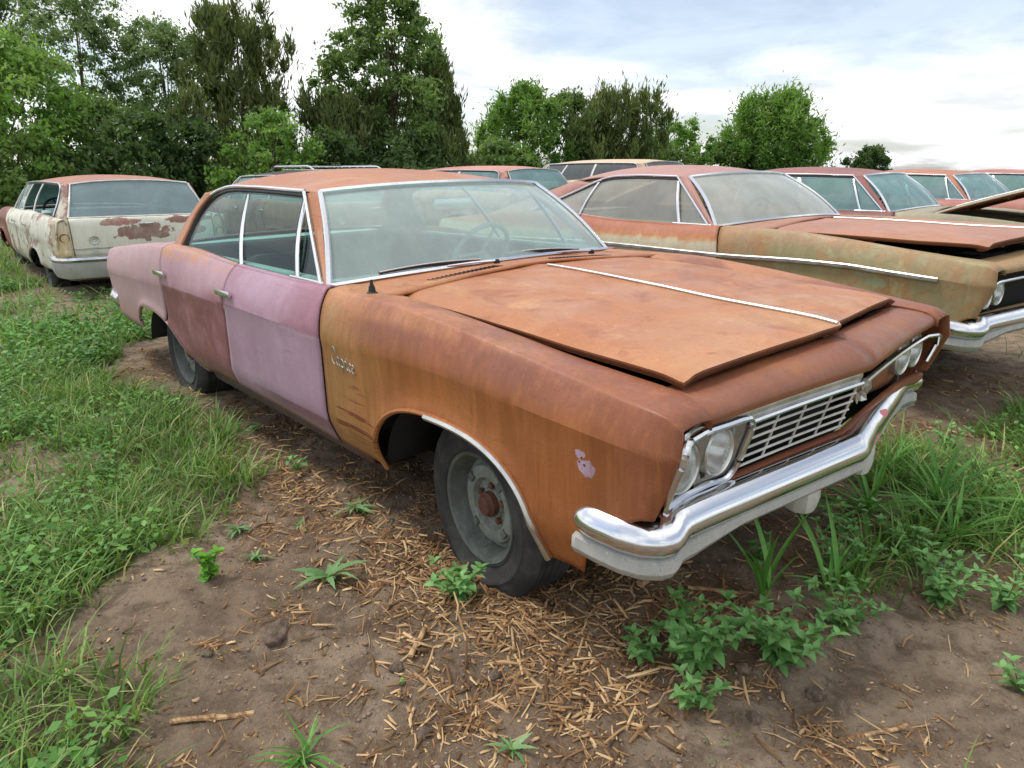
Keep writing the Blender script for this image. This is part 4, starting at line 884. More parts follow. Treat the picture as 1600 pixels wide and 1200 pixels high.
def grass_density(x, y):
    wx = x+.16*(fbm(x, y, 3.0, 3, 5)-.5)*2; wy = y+.16*(fbm(x, y, 3.0, 3, 9)-.5)*2
    d = np.where(in_poly(wx, wy, GR_L), 1.0, 0); d = np.maximum(d, in_poly(wx, wy, GR_B)*.9); d = np.maximum(d, in_poly(wx, wy, GR_R)*1.0); d = np.maximum(d, in_poly(wx, wy, GR_R2)*.8)
    far = (x < -4.75) | (y > 19) | (x > 5.5) | (y < -6); d = np.maximum(d, far*.8)
    lane = (x > -4.75) & (x < 1.2) & (y > 1.4); d = np.maximum(d, lane*.25*(fbm(x, y, 1.5, 3, 3) > .52)); d = np.maximum(d, ((y > 3.9) & (x > .6))*.5*(fbm(x, y, 1.2, 3, 4) > .42))
    bare = fbm(x, y, .9, 4, 21); d = d*np.where(bare > .34, 1, np.clip((bare-.26)/.08, .12, 1))
    d = d*np.where((np.hypot(x+7.2, y+.2) < 1.5) | (np.hypot((x+5.6)/1.6, (y+2.1)/.5) < 1), .25, 1)
    d = np.where(under_car(x, y, -.05), .0, d)
    return d
def height(x, y):
    h = .028*(fbm(x, y, .8, 4, 1)-.5)*2+.20*gauss(x, y, -10, 10.6, 4, 1.6)+.05*gauss(x, y, -10, 6.9, 4, 1.5)+.04*gauss(x, y, 0, 3.1, 1.5, 1.2)
    near = np.exp(-(np.hypot(x-.5, y+1)/6)**2)
    h = h+near*(.012*(fbm(x, y, 13, 3, 12)-.5)*2+.030*(fbm(x, y, 5, 3, 2)-.5)*2*np.where(np.hypot(x, y+.8) < .35, .3, 1)-.012*(vnoise(x, y, 2.2, 6) > .72))
    h = h+.035*gauss(x, y, .45, -.35, .5, .4)-.02*gauss(x, y, .1, -.85, .25, .2)
    return h
def straw_density(x, y):
    # mulch of chopped stalks lies in a band along the near car and under its nose
    v = np.abs(y+.95); band = np.exp(-(np.maximum(0, v-.25)/.33)**2)*((x > -4.4) & (x < .9)); nose = gauss(x, y, .5, -.75, .55, .38)+.8*gauss(x, y, .5, .2, .5, .8)
    d = np.clip(band*.8+nose, 0, 1)+.05+.5*np.clip((fbm(x, y, 1.7, 4, 14)-.52)*9, 0, 1)*((y < -.9) | (x > .7)); d = d+.6*((y > 1.1) & (y < 4) & (x > -.5))
    return np.clip(d*(.35+1.1*fbm(x, y, 4, 3, 8))*np.clip((fbm(x, y, 7, 3, 18)-.36)*5, .12, 1.3), 0, 1)*(1-.75*np.clip(grass_density(x, y), 0, 1))
def graded(lo, hi, a, b, fine):
    mid = np.arange(a, b+1e-6, fine); L, Rr = [a], [b]; st = fine
    while L[-1] > lo: st *= 1.16; L.append(L[-1]-st)
    st = fine
    while Rr[-1] < hi: st *= 1.16; Rr.append(Rr[-1]+st)
    return np.concatenate([L[:0:-1], mid, Rr[1:]])
gx, gy = graded(-2600, 2600, -2.6, 2.2, .022), graded(-2600, 2600, -2.6, 1.6, .022)
X, Y = np.meshgrid(gx, gy, indexing='ij'); Z = height(X, Y)*np.exp(-(np.hypot(X, Y)/60)**2)
nx, ny = X.shape; idx = np.arange(nx*ny).reshape(nx, ny)
quads = np.stack([idx[:-1, :-1], idx[1:, :-1], idx[1:, 1:], idx[:-1, 1:]], -1).reshape(-1, 4)
def ground_mat():
    t = NT('bare_soil_and_turf'); gpos = t.n('ShaderNodeNewGeometry').outputs['Position']
    n5 = t.noise(240, 4, .8, co=gpos); n1, n2, n3, n4 = t.noise(1.4, 5, .6, .3, co=gpos), t.noise(9, 6, .7, .4, co=gpos), t.noise(60, 5, .75, co=gpos), t.noise(.25, 5, .6, co=gpos)
    soil = t.mix(t.ramp(n1, .35, .68), S(148, 128, 106), S(180, 160, 136)); soil = t.mix(t.ramp(n2, .36, .60), S(122, 104, 86), soil); soil = t.mix(t.ramp(n3, .55, .75, 0, .5), soil, S(192, 176, 154)); soil = t.mix(t.ramp(n3, .45, .28, 0, .6), soil, S(72, 56, 44))
    soil = t.mix(t.ramp(n5, .58, .72, 0, .30), soil, S(84, 68, 54)); soil = t.mix(t.ramp(n5, .42, .30, 0, .4), soil, S(200, 184, 160))
    mul = t.mix(t.ramp(n3, .35, .65), S(92, 72, 56), S(146, 120, 92)); c = t.mix(t.ramp(t.attr('straw'), .25, .8, 0, .65), soil, mul)
    turf = t.mix(t.ramp(n3, .35, .65), S(72, 66, 44), S(104, 106, 64)); turf = t.mix(t.ramp(n2, .5, .7, 0, .5), turf, S(96, 80, 58))
    c = t.mix(t.ramp(t.attr('turf'), .4, 1.0, 0, .75), c, turf); dist = t.n('ShaderNodeVectorMath', operation='LENGTH'); t.setv(dist.inputs[0], gpos); c = t.mix(t.ramp(dist.outputs['Value'], 8.0, 24.0), c, t.mix(t.ramp(n4, .4, .6), S(92, 110, 58), S(112, 134, 70)))
    h = t.math('ADD', t.math('ADD', t.math('MULTIPLY', n2, .7), t.math('MULTIPLY', n3, .55)), t.math('MULTIPLY', n5, .16))
    return t.done(t.bsdf(c, t.ramp(n1, .3, .7, .75, .95), 0, t.bump(h, 1.0, .03), .25))
def smooth_attr(a): return a
far_ = np.hypot(X, Y) > 40
turf = np.where(far_, 1.0, grass_density(X, Y)); straw = np.where(far_, 0, straw_density(X, Y))
ground = big_mesh('ground', np.stack([X, Y, Z], -1).reshape(-1, 3), [quads], ground_mat(), smooth=True, attr={'turf': turf.ravel(), 'straw': straw.ravel()}); tag(ground, kind='structure')

def frustum(x, y, zz=0.0, margin=.12):
    d = np.stack([x-CAM[0], y-CAM[1], np.full_like(x, zz)-CAM[2]], -1); dz = d@F; u = d@RT/np.maximum(dz, .01)*FPX/800; v = d@UP/np.maximum(dz, .01)*FPX/600
    return (dz > .3) & (np.abs(u) < 1+margin) & (v > -1-margin*1.5)
def scatter(n, x0, x1, y0, y1, dens, margin=.15):
    x, y = rng.uniform(x0, x1, n), rng.uniform(y0, y1, n); k = frustum(x, y, 0, margin); x, y = x[k], y[k]; k = rng.random(len(x)) < dens(x, y); return x[k], y[k]
def blades(name, x, y, h, wd, lean, mat, label, cat, az=None, dry=.06, tint=None):
    n = len(x); az = rng.uniform(0, 2*math.pi, n) if az is None else az; z0 = height(x, y)-.008; L = h*lean
    sa = az+math.pi/2+rng.normal(0, .5, n); sx, sy = np.cos(sa)*wd, np.sin(sa)*wd; tv = [0, .38, .75, 1]; cols = []
    for k, t in enumerate(tv):
        off = L*t**1.7; zz = z0+h*(t-.42*lean*t**2.2); px, py = x+np.cos(az)*off, y+np.sin(az)*off; wk = [1, .85, .5, 0][k]
        if k < 3: cols += [np.stack([px-sx*wk, py-sy*wk, zz], -1), np.stack([px+sx*wk, py+sy*wk, zz], -1)]
        else: cols.append(np.stack([px, py, zz], -1))
    V = np.stack(cols, 1); b = (np.arange(n)*7)[:, None]
    q = np.concatenate([b+[0, 1, 3, 2], b+[2, 3, 5, 4]]); tr = b+[4, 5, 6]
    ti = rng.random(n) if tint is None else tint; ti = np.where(rng.random(n) < dry, 1.6, ti)
    o = big_mesh(name, V.reshape(-1, 3), [q, tr], mat, attr={'tint': np.repeat(ti, 7), 'tipness': np.tile([0, 0, .4, .4, .75, .75, 1.0], n)}); tag(o, label, cat, kind='stuff'); return o
def leaf_shader(name, dark, mid, light, dry=None, trans=.35, rough=.55, tip=0.0):
    t = NT(name); a = t.attr('tint'); c = t.mix(t.ramp(a, 0, .5), dark, mid); c = t.mix(t.ramp(a, .5, 1.0), c, light)
    if dry is not None: c = t.mix(t.ramp(a, 1.2, 1.5), c, dry)
    n = t.noise(1.1, 3, .6); c = t.mix(t.ramp(n, .35, .7, 0, .35), c, [k*.7 for k in mid])
    p = t.bsdf(c, rough, 0, None, .3); tl = t.n('ShaderNodeBsdfTranslucent'); t.setv(tl.inputs[0], t.mix(1.0, c, (1.0, 1.1, .55), 'MULTIPLY'))
    ms = t.n('ShaderNodeMixShader'); ms.inputs[0].default_value = trans; t.t.links.new(p, ms.inputs[1]); t.t.links.new(tl.outputs[0], ms.inputs[2]); return t.done(ms.outputs[0])
GRASS = leaf_shader('grass_blade', S(78, 106, 50), S(116, 152, 76), S(160, 190, 110), S(200, 188, 138))
GRASS2 = leaf_shader('coarse_grass_blade', S(66, 112, 44), S(96, 150, 64), S(134, 184, 88), S(178, 172, 108))
def clumped(n, per, x0, x1, y0, y1, dens, sig, margin=.15):
    cx, cy = scatter(n, x0, x1, y0, y1, dens, margin); k = rng.poisson(per, len(cx)); x = np.repeat(cx, k)+rng.normal(0, sig, k.sum()); y = np.repeat(cy, k)+rng.normal(0, sig, k.sum())
    az = np.arctan2(y-np.repeat(cy, k), x-np.repeat(cx, k))+rng.normal(0, .7, k.sum()); ti = np.clip(np.repeat(rng.beta(2, 2, len(cx)), k)+rng.normal(0, .15, k.sum()), 0, 1); hs = np.repeat(rng.uniform(.75, 1.25, len(cx)), k)
    ok = ~under_car(x, y, .0); return x[ok], y[ok], az[ok], ti[ok], hs[ok]
# near turf
x, y, az, ti, hs = clumped(9000, 22, -4.8, 2.4, -3.4, 3.4, grass_density, .045, .45)
h = np.clip(rng.gamma(6, .020, len(x))*hs, .03, .24)*np.where(x > .3, 1.15, 1.0); blades('grass', x, y, h, rng.uniform(.0018, .0054, len(x)), rng.uniform(.35, 1.2, len(x)), GRASS, 'green grass growing around the nearest car', 'grass', az, .07, ti)
dd = lambda x, y: np.clip(grass_density(x, y), 0, 1)
x, y, az, ti, hs = clumped(11000, 12, -14, 4, -9, 9, lambda x, y: dd(x, y)*((x < -4.6) | (y > 3.3) | (y < -3)), .09, .4)
h = np.clip(rng.gamma(6, .030, len(x))*hs, .05, .36); blades('grass', x, y, h, rng.uniform(.004, .008, len(x)), rng.uniform(.3, 1.0, len(x)), GRASS, 'green grass of the yard behind the cars', 'grass', az, .08, ti)
x, y, az, ti, hs = clumped(11000, 7, -48, 26, -30, 60, lambda x, y: .9*((x < -13.5) | (y > 9.5) | (y < -9)), .25, .35)
h = np.clip(rng.gamma(6, .05, len(x))*hs, .1, .7); blades('grass', x, y, h, rng.uniform(.012, .03, len(x)), rng.uniform(.3, .9, len(x)), GRASS, 'far rough grass below the trees', 'grass', az, .05, ti)
# sprigs on the bare ground
x, y, az, ti, hs = clumped(500, 6, -3.2, 2.2, -2.6, 1.0, lambda x, y: .5*(grass_density(x, y) < .1)*(fbm(x, y, 2.5, 3, 31) > .52), .02)
h = np.clip(rng.gamma(4, .015, len(x))*hs, .02, .14); blades('grass', x, y, h, rng.uniform(.0014, .0028, len(x)), rng.uniform(.4, 1.2, len(x)), GRASS, 'thin grass sprigs on the bare soil', 'grass', az, .25, ti)
# chopped stalk litter: little split sticks
def chips(n, dens, region, name, label, lmin, lmax, wmin, wmax, mat):
    x, y = scatter(n, *region, dens); n = len(x); L = rng.uniform(0, 1, n)**3*(lmax-lmin)+lmin; wd = wmin+(wmax-wmin)*rng.uniform(0, 1, n)**1.8; th = wd*rng.uniform(.25, .7, n); a = rng.uniform(0, 2*math.pi, n); p = rng.normal(0, .2, n)
    d = np.stack([np.cos(a)*np.cos(p), np.sin(a)*np.cos(p), np.sin(p)], -1); s = np.stack([-np.sin(a), np.cos(a), rng.normal(0, .3, n)], -1); u = np.cross(d, s); c = np.stack([x, y, height(x, y)+th*.6+np.abs(d[:, 2])*L*.35], -1)
    V = []
    for e in (-1, 0, 1):
        tw = 1.0 if e == 0 else .75; bend = rng.normal(0, .05, n)*L*(1 if e == 0 else 0)
        for q, r in ((-1, 0), (0, 1), (1, 0)): V.append(c+d*(e*L/2)[:, None]+s*(q*wd/2*tw+bend)[:, None]+u*(r*th*tw)[:, None])
    V = np.stack(V, 1); b = (np.arange(n)*9)[:, None]; q = np.concatenate([b+[0, 1, 4, 3], b+[1, 2, 5, 4], b+[3, 4, 7, 6], b+[4, 5, 8, 7]]); tr = np.concatenate([b+[0, 2, 1], b+[6, 7, 8]])
    o = big_mesh(name, V.reshape(-1, 3), [q, tr], mat, attr={'tint': np.repeat(rng.random(n), 9)}); tag(o, label, 'straw', kind='stuff'); return o
STRAW = leaf_shader('dry_stalk', S(96, 70, 46), S(160, 122, 82), S(216, 184, 138), None, .05, .8)
chips(110000, straw_density, (-4.4, 2.2, -2.6, 4.0), 'stalk_litter', 'chopped dry corn stalk litter strewn over the soil', .005, .09, .0014, .0100, STRAW)
chips(34000, lambda x, y: np.clip(.8*gauss(x, y, .15, -.95, .5, .22)+.7*gauss(x, y, .50, -1.36, .20, .10)+.6*gauss(x, y, .66, -1.12, .2, .1)+.6*gauss(x, y, 1.25, -.72, .12, .10)+gauss(x, y, .45, -.62, .32, .2)*1.3+.6*gauss(x, y, .15, -1.05, .3, .15)+.5*gauss(x, y, -1.1, -1.02, .9, .12), 0, 1), (-2.5, 1.4, -1.6, .4), 'husk_litter', 'matted corn husks and stalk shreds by the front wheel', .02, .12, .003, .010, STRAW)
chips(60000, lambda x, y: np.clip(.25+.9*(fbm(x, y, 3, 4, 51)-.35), 0, 1)*(1-.8*np.clip(grass_density(x, y), 0, 1)), (-3.0, 2.2, -2.6, 1.6), 'fine_litter', 'fine plant crumbs and short straw bits on the soil', .003, .022, .0010, .0034, STRAW)
# small crumbs of soil
def crumbs(n, region, dens, name, label, r0, r1, mat):
    x, y = scatter(n, *region, dens); n = len(x); r = r0+(r1-r0)*rng.random(n)**3
    bm = bmesh.new(); bmesh.ops.create_icosphere(bm, subdivisions=1, radius=1); bv = np.array([v.co[:] for v in bm.verts]); bm.verts.index_update(); bf = np.array([[v.index for v in f.verts] for f in bm.faces]); bm.free()
    V = bv[None]*(r[:, None, None]*rng.uniform(.55, 1.25, (n, len(bv), 1)))*np.array([1, 1, .65]); V += np.stack([x, y, height(x, y)+r*.25], -1)[:, None]; fs = (np.arange(n)*len(bv))[:, None, None]+bf[None]
    o = big_mesh(name, V.reshape(-1, 3), [fs.reshape(-1, 3)], mat, smooth=True); tag(o, label, 'soil', kind='stuff')
SOILC = plain('soil_crumb', S(132, 114, 98), .95, 0, .4, 14, .5)
crumbs(26000, (-2.6, 2.2, -2.6, 1.2), lambda x, y: .35*(1-np.clip(grass_density(x, y), 0, 1)), 'soil_crumbs', 'small crumbs of dry soil on the bare ground', .002, .010, SOILC)

# low broad-leaved ground cover among the grass
def cover_leaves(n, region, dens, r0, r1, hmax, mat, name, label):
    cx, cy = scatter(n, *region, dens); k = rng.poisson(14, len(cx)); x = np.repeat(cx, k)+rng.normal(0, .05, k.sum()); y = np.repeat(cy, k)+rng.normal(0, .05, k.sum()); ok = ~under_car(x, y); ti = np.clip(np.repeat(rng.random(len(cx)), k)*.6+.4*rng.random(k.sum()), 0, 1)[ok]; x, y = x[ok], y[ok]; n = len(x)
    sc = np.where(x < -4, 1.5, 1.0)*rng.uniform(r0, r1, n); a = rng.uniform(0, 2*math.pi, n); p = rng.uniform(-.3, .7, n); d = np.stack([np.cos(a)*np.cos(p), np.sin(a)*np.cos(p), np.sin(p)], -1); s = np.stack([-np.sin(a), np.cos(a), rng.normal(0, .3, n)], -1); P = np.stack([x, y, height(x, y)+hmax*rng.random(n)**1.3], -1)
    V = np.stack([P, P+d*(sc*.45)[:, None]+s*(sc*.3)[:, None], P+d*sc[:, None]-np.array([0, 0, 1])*(sc*.15)[:, None], P+d*(sc*.45)[:, None]-s*(sc*.3)[:, None]], 1); b = (np.arange(n)*4)[:, None]+np.arange(4)
    o = big_mesh(name, V.reshape(-1, 3), [b], mat, attr={'tint': np.repeat(ti, 4)}); tag(o, label, 'weeds', kind='stuff')
cover_leaves(13000, (-9, 2.2, -4, 3.2), lambda x, y: np.clip(grass_density(x, y), 0, 1)*np.clip((fbm(x, y, 1.3, 3, 41)-.40)*8, 0, 1), .018, .046, .13, leaf_shader('ground_cover_leaf', S(60, 100, 44), S(96, 146, 66), S(140, 186, 96), None, .3, .5), 'ground_cover', 'low broad-leaved ground cover among the grass')
# ------------------------------------------------------------------ single weeds, stalks, clods
def gz(x, y): return float(height(np.array([x]), np.array([y]))[0])
def leaf_mesh(name, L, W, fold=.25, droop=.3, teeth=0, n=6):
    V, Fc = [], []
    for i in range(n+1):
        t = i/n; w = W*math.sin(math.pi*min(1, t**.75))**.9*(1-.15*t)
        if teeth and 0 < i < n: w *= .72+.28*(i % 2)
        z = -droop*L*t*t; V += [(L*t, -w/2, z+fold*w/2), (L*t, 0, z), (L*t, w/2, z+fold*w/2)]
    for i in range(n): a = 3*i; Fc += [(a, a+3, a+4, a+1), (a+1, a+4, a+5, a+2)]
    me = bpy.data.meshes.new(name); me.from_pydata(V, [], Fc); me.polygons.foreach_set('use_smooth', [True]*len(Fc)); return me
def leaf_mat(name, a, b):
    t = NT(name); oi = t.n('ShaderNodeObjectInfo'); c = t.mix(oi.outputs['Random'], a, b); n = t.noise(30, 3); c = t.mix(t.ramp(n, .4, .7, 0, .3), c, [k*.7 for k in a])
    p = t.bsdf(c, .5, 0, None, .35); tl = t.n('ShaderNodeBsdfTranslucent'); t.setv(tl.inputs[0], t.mix(1.0, c, (1, 1.1, .5), 'MULTIPLY')); ms = t.n('ShaderNodeMixShader'); ms.inputs[0].default_value = .3; t.t.links.new(p, ms.inputs[1]); t.t.links.new(tl.outputs[0], ms.inputs[2]); return t.done(ms.outputs[0])
LF_D, LF_B, LF_P = leaf_mat('weed_leaf', S(100, 150, 80), S(146, 194, 120)), leaf_mat('bright_weed_leaf', S(88, 150, 40), S(132, 190, 62)), leaf_mat('pale_weed_leaf', S(104, 146, 92), S(146, 182, 122))
STEM = plain('green_stem', S(110, 130, 66), .6, 0, .2, 10)
def put_leaf(me, parent, p, az, pitch, sc, roll=0.0):
    o = bpy.data.objects.new('leaf', me); COL.objects.link(o); o.parent = parent
    o.matrix_local = Matrix.Translation(p) @ Matrix.Rotation(az, 4, 'Z') @ Matrix.Rotation(-pitch, 4, 'Y') @ Matrix.Rotation(roll, 4, 'X') @ Matrix.Diagonal((sc, sc*random.uniform(.85, 1.2), sc, 1)); return o
random.seed(5)
ME_OV = leaf_mesh('leaf', .056, .031, .3, .35, 0, 8); ME_OV.materials.append(LF_D)
ME_OB = leaf_mesh('leaf', .05, .036, .2, .2); ME_OB.materials.append(LF_B)
ME_TO = leaf_mesh('leaf', .12, .034, .25, .55, 1, 12); ME_TO.materials.append(LF_P)
ME_GR = leaf_mesh('leaf', .30, .018, .5, .42, 0, 10); ME_GR.materials.append(leaf_mat('grass_leaf', S(84, 140, 56), S(124, 178, 84)))
def broadleaf(x, y, h, stems, per, sc, label, me=ME_OV, spread=.85, grp='weeds on the bare soil'):
    r = empty('weed', Matrix.Translation((x, y, gz(x, y)-.004))); tag(r, label, 'weed', grp); m = MB()
    for k in range(stems):
        az = k*2*math.pi/stems+random.uniform(-.5, .5); ln = spread*random.uniform(.3, 1) if stems > 1 else random.uniform(0, .2); hh = h*random.uniform(.65, 1.1)
        P = [np.array((math.cos(az)*hh*ln*t, math.sin(az)*hh*ln*t, hh*(t-.25*ln*t*t))) for t in np.linspace(0, 1, 6)]; m.tube(P, np.linspace(.0032, .0012, 6), 5)
        for j in range(per):
            t = (j+1)/per; q = np.array([np.interp(t*5, range(6), [p[c] for p in P]) for c in range(3)]); put_leaf(me, r, q, j*2.4+random.uniform(-.4, .4)+az, random.uniform(-.1, .7), sc*random.uniform(.55, 1.15)*(1.05-.35*t), random.uniform(-.4, .4))
        for j in range(3): put_leaf(me, r, P[-1], j*2.1+az, random.uniform(.5, 1.0), sc*.6)
    m.obj('stem', STEM, r); return r
def rosette(x, y, n, sc, label, me=ME_TO, pitch=(.15, 1.0), grp='weeds on the bare soil'):
    r = empty('weed', Matrix.Translation((x, y, gz(x, y)+.002))); tag(r, label, 'weed', grp)
    MB().lathe([(.001, .0), (.008, .004), (.006, .012), (.001, .014)], 8, 'z').obj('crown', STEM, r)
    for k in range(n): put_leaf(me, r, (0, 0, .006), k*2.4+random.uniform(-.25, .25), random.uniform(*pitch), sc*random.uniform(.4, 1.15), random.uniform(-.5, .5))
    return r
def tuft(x, y, n, sc, label, pitch=(.5, 1.35), grp='coarse grass tufts'):
    r = empty('grass_tuft', Matrix.Translation((x, y, gz(x, y)-.004))); tag(r, label, 'grass tuft', grp)
    MB().tube([(0, 0, 0), (0, 0, .04)], [.012, .006], 7).obj('crown', STEM, r)
    for k in range(n): put_leaf(ME_GR, r, (random.uniform(-.02, .02), random.uniform(-.02, .02), .01), random.uniform(0, 6.28), random.uniform(*pitch), sc*random.uniform(.5, 1.1), random.uniform(-.3, .3))
    return r
broadleaf(.82, -.71, .20, 15, 13, 1.05, 'broad-leaved weed in the foreground, left of the two in front of the bumper')
broadleaf(.99, -.52, .20, 15, 13, 1.0, 'broad-leaved weed in the foreground, right of the two in front of the bumper')
broadleaf(.71, -.80, .11, 6, 6, .95, 'low weed sprout beside the foreground weeds')
broadleaf(.92, -.85, .11, 6, 6, .9, 'small weed nearest the bottom edge under the bumper')
broadleaf(1.04, -.22, .18, 11, 9, .85, 'dark leafy weed in front of the bumper centre')
broadleaf(1.20, .17, .19, 13, 9, .9, 'dense leafy weed at the right, below the coarse grass')
broadleaf(.88, .10, .20, 9, 8, .85, 'leafy weed under the middle of the front bumper')
broadleaf(.08, -1.02, .12, 9, 7, 1.0, 'leafy weed at the foot of the front tyre')
broadleaf(-.58, -1.62, .13, 4, 10, .95, 'bright lime-green weed standing alone on the soil', ME_OB, .35)
rosette(-.31, -1.30, 13, 1.1, 'pale toothed rosette weed on the bare soil in front of the tyre')
rosette(-.69, -.97, 14, .95, 'toothed rosette weed beside the front wheel arch', pitch=(.3, 1.0))
rosette(-.62, -1.44, 10, .55, 'small rosette weed above the lime-green weed')
rosette(-.89, -1.40, 16, .55, 'spreading low weed at the edge of the turf', pitch=(.2, .9))
rosette(-.74, -1.21, 8, .5, 'small toothed weed between the turf and the front wheel')
rosette(.31, -1.40, 6, .28, 'tiny seedling on the bare soil of the foreground', ME_OB, (.3, .8))
rosette(.70, -1.33, 10, .5, 'small toothed weed at the bottom edge of the picture', pitch=(.3, 1.0))
rosette(-1.93, -.90, 9, 1.0, 'broad-leaved weed under the sill of the mauve door', ME_OV, (.3, .9))
broadleaf(-1.25, -.96, .08, 4, 4, .8, 'leafy weed below the seam of door and fender')
broadleaf(1.50, -.10, .12, 5, 5, .9, 'leafy weed at the right edge of the picture')
for k, (x, y, h_, st, lf, sc_, lb) in enumerate([(1.36, .30, .15, 9, 7, .85, 'leafy weed right of the dense one, at the foot of the coarse grass'), (.80, .36, .16, 8, 7, .85, 'leafy weed in the shade under the bumper apex'), (1.02, .40, .15, 8, 7, .85, 'leafy weed between the bumper apex and the coarse grass'), (.66, -.05, .10, 6, 5, .8, 'small leafy weed in the shade under the bumper'), (1.42, .62, .14, 8, 6, .9, 'leafy weed at the right edge above the soil'), (.74, 1.75, .14, 8, 6, .9, 'leafy weed beyond the coarse grass by the litter')]):
    broadleaf(x, y, h_, st, lf, sc_, lb)
tuft(.82, -.30, 9, 1.15, 'tall broad-bladed grass standing before the bumper', (1.15, 1.55))
tuft(.94, -.08, 8, 1.15, 'arching broad-bladed grass before the bumper, right of the tall one', (.8, 1.4))
tuft(-.02, -.86, 14, .45, 'grass tuft against the front tyre')
for k, (x, y, n, s_) in enumerate([(.78, .62, 34, 1.15), (.95, .95, 36, 1.2), (1.10, .62, 30, 1.05), (.66, 1.15, 26, 1.0), (1.25, 1.05, 28, 1.1)]):
    tuft(x, y, n, s_, ['thick grass tuft nearest the bumper apex', 'tallest grass tuft right of the bumper', 'arching grass tuft at the near end of the right-hand grass', 'grass tuft behind the bumper apex', 'grass tuft at the right edge of the picture'][k], (.35, 1.35))
tuft(.39, -1.74, 22, .45, 'wispy grass tuft at the bottom edge of the picture', (.4, 1.3))
STALK = NT('corn_stalk'); _a = STALK.noise(4, 5, .6, .3); _b = STALK.noise(60, 4, .6, stretch=(.15, 1, 1)); STALK = STALK.done(STALK.bsdf(STALK.mix(STALK.ramp(_b, .35, .65), S(120, 86, 56), STALK.mix(_a, S(176, 140, 98), S(206, 178, 136))), .8, 0, STALK.bump(_b, .5, .004), .2))
def stalk(a, b, r, label, lift=.0, cat='corn stalk'):
    a, b = np.array(a, float), np.array(b, float); c = (a+b)/2; z0 = gz(*c); o = empty('corn_stalk', Matrix.Translation((c[0], c[1], z0))); tag(o, label, cat, 'dry corn stalks on the ground')
    L = np.linalg.norm(b-a); d = (b-a)/L; n = 9; pts = [np.array((*(d*L*(t-.5)), r*.8+lift*t+.003*math.sin(t*7))) for t in np.linspace(0, 1, n)]
    rr = [r*(1+.05*math.sin(k*2.1)) for k in range(n)]; rr[4] *= 1.25
    MB().tube(pts, rr, 8, flat=.8).obj('cane', STALK, o); m = MB().tube([pts[4]-np.append(d, 0)*.006, pts[4]+np.append(d, 0)*.006], r*1.35, 8); m.obj('node', STALK, o)
stalk((.50, -.56), (.52, -.20), .017, 'thick corn stalk lying under the bumper corner', .03)
stalk((.60, -.42), (.78, -.28), .009, 'thin stalk just beyond the thick one under the bumper')
stalk((.02, -1.94), (.14, -1.76), .008, 'pale stalk lying on bare soil at the lower left')
stalk((.25, -1.33), (.17, -1.22), .009, 'short stalk piece lying upright to us in the middle foreground')
stalk((.47, -1.10), (.60, -1.12), .006, 'thin stalk splinter in front of the tyre litter')
stalk((-1.30, -.90), (-1.05, -.93), .006, 'slender stalk lying beside the front wheel arch')
stalk((1.02, -1.06), (1.08, -1.02), .007, 'short pale stalk chip at the bottom right')
stalk((1.28, -.62), (1.34, -.50), .006, 'stalk splinter on the soil at the lower right')
CLOD = plain('earth_clod', S(124, 106, 90), .95, 0, .5, 40, 1.0)
def clod(x, y, r, label, el=1.0):
    bm = bmesh.new(); bmesh.ops.create_icosphere(bm, subdivisions=3, radius=r)
    for v in bm.verts:
        p = v.co; k = 1+.30*(float(vnoise(p.x*1, p.y+p.z, 28/r*.05, x))-.5)+.45*(float(vnoise(p.x+p.z, p.y, 2.2/r, x+2))-.5)+.30*(float(vnoise(p.x-p.z, p.y, 5/r, x+5))-.5)+.22*(float(vnoise(p.y-p.z, p.x+p.z*.6, 9/r, x+8))-.5); v.co = p*k; v.co.x *= el; v.co.z *= .7
    me = bpy.data.meshes.new('dirt_clod'); bm.to_mesh(me); bm.free(); me.materials.append(CLOD); me.polygons.foreach_set('use_smooth', [True]*len(me.polygons)); o = bpy.data.objects.new('dirt_clod', me); COL.objects.link(o); o.location = (x, y, gz(x, y)+r*.12); o.rotation_euler = (0, 0, x*7); tag(o, label, 'dirt clod', 'clods of earth')
clod(-.12, -1.58, .034, 'long dark clod of earth in the left foreground', 1.5)
clod(-.16, -1.78, .016, 'small dark clod near the turf edge'); clod(.25, -1.38, .022, 'round clod above the short stalk piece'); clod(.50, -1.46, .022, 'dark clod in the middle of the bottom edge')
clod(.93, -.62, .024, 'tan clod between the two foreground weeds'); clod(1.12, -.55, .026, 'clod right of the foreground weeds'); clod(.46, -1.18, .02, 'clod in front of the litter by the tyre'); clod(1.05, -.76, .02, 'clod under the foreground weeds')
# ------------------------------------------------------------------ trees
FH = np.array([math.cos(AZ), math.sin(AZ), 0]); 
def spot(px, D):
    p = CAM+(F*math.cos(PITCH)*0+FH)*D+RT*((px-800)/FPX*D*.985); return p[0], p[1]
BARK = plain('bark', S(92, 78, 64), .9, 0, .35, 8, .8)
K_GREEN = leaf_shader('mid_green_leaves', S(70, 92, 52), S(114, 140, 80), S(160, 182, 116), None, .45, .55)
K_LIGHT = leaf_shader('light_green_leaves', S(78, 110, 52), S(124, 160, 80), S(172, 198, 122), None, .48, .5)
K_PALE = leaf_shader('pale_feathery_leaves', S(84, 106, 72), S(126, 148, 102), S(170, 186, 142), None, .45, .55)
K_CEDAR = leaf_shader('cedar_sprays', S(70, 84, 52), S(112, 126, 76), S(150, 158, 102), None, .3, .7)
K_DARK = leaf_shader('dark_green_leaves', S(52, 70, 42), S(82, 106, 62), S(118, 142, 86), None, .4, .55)
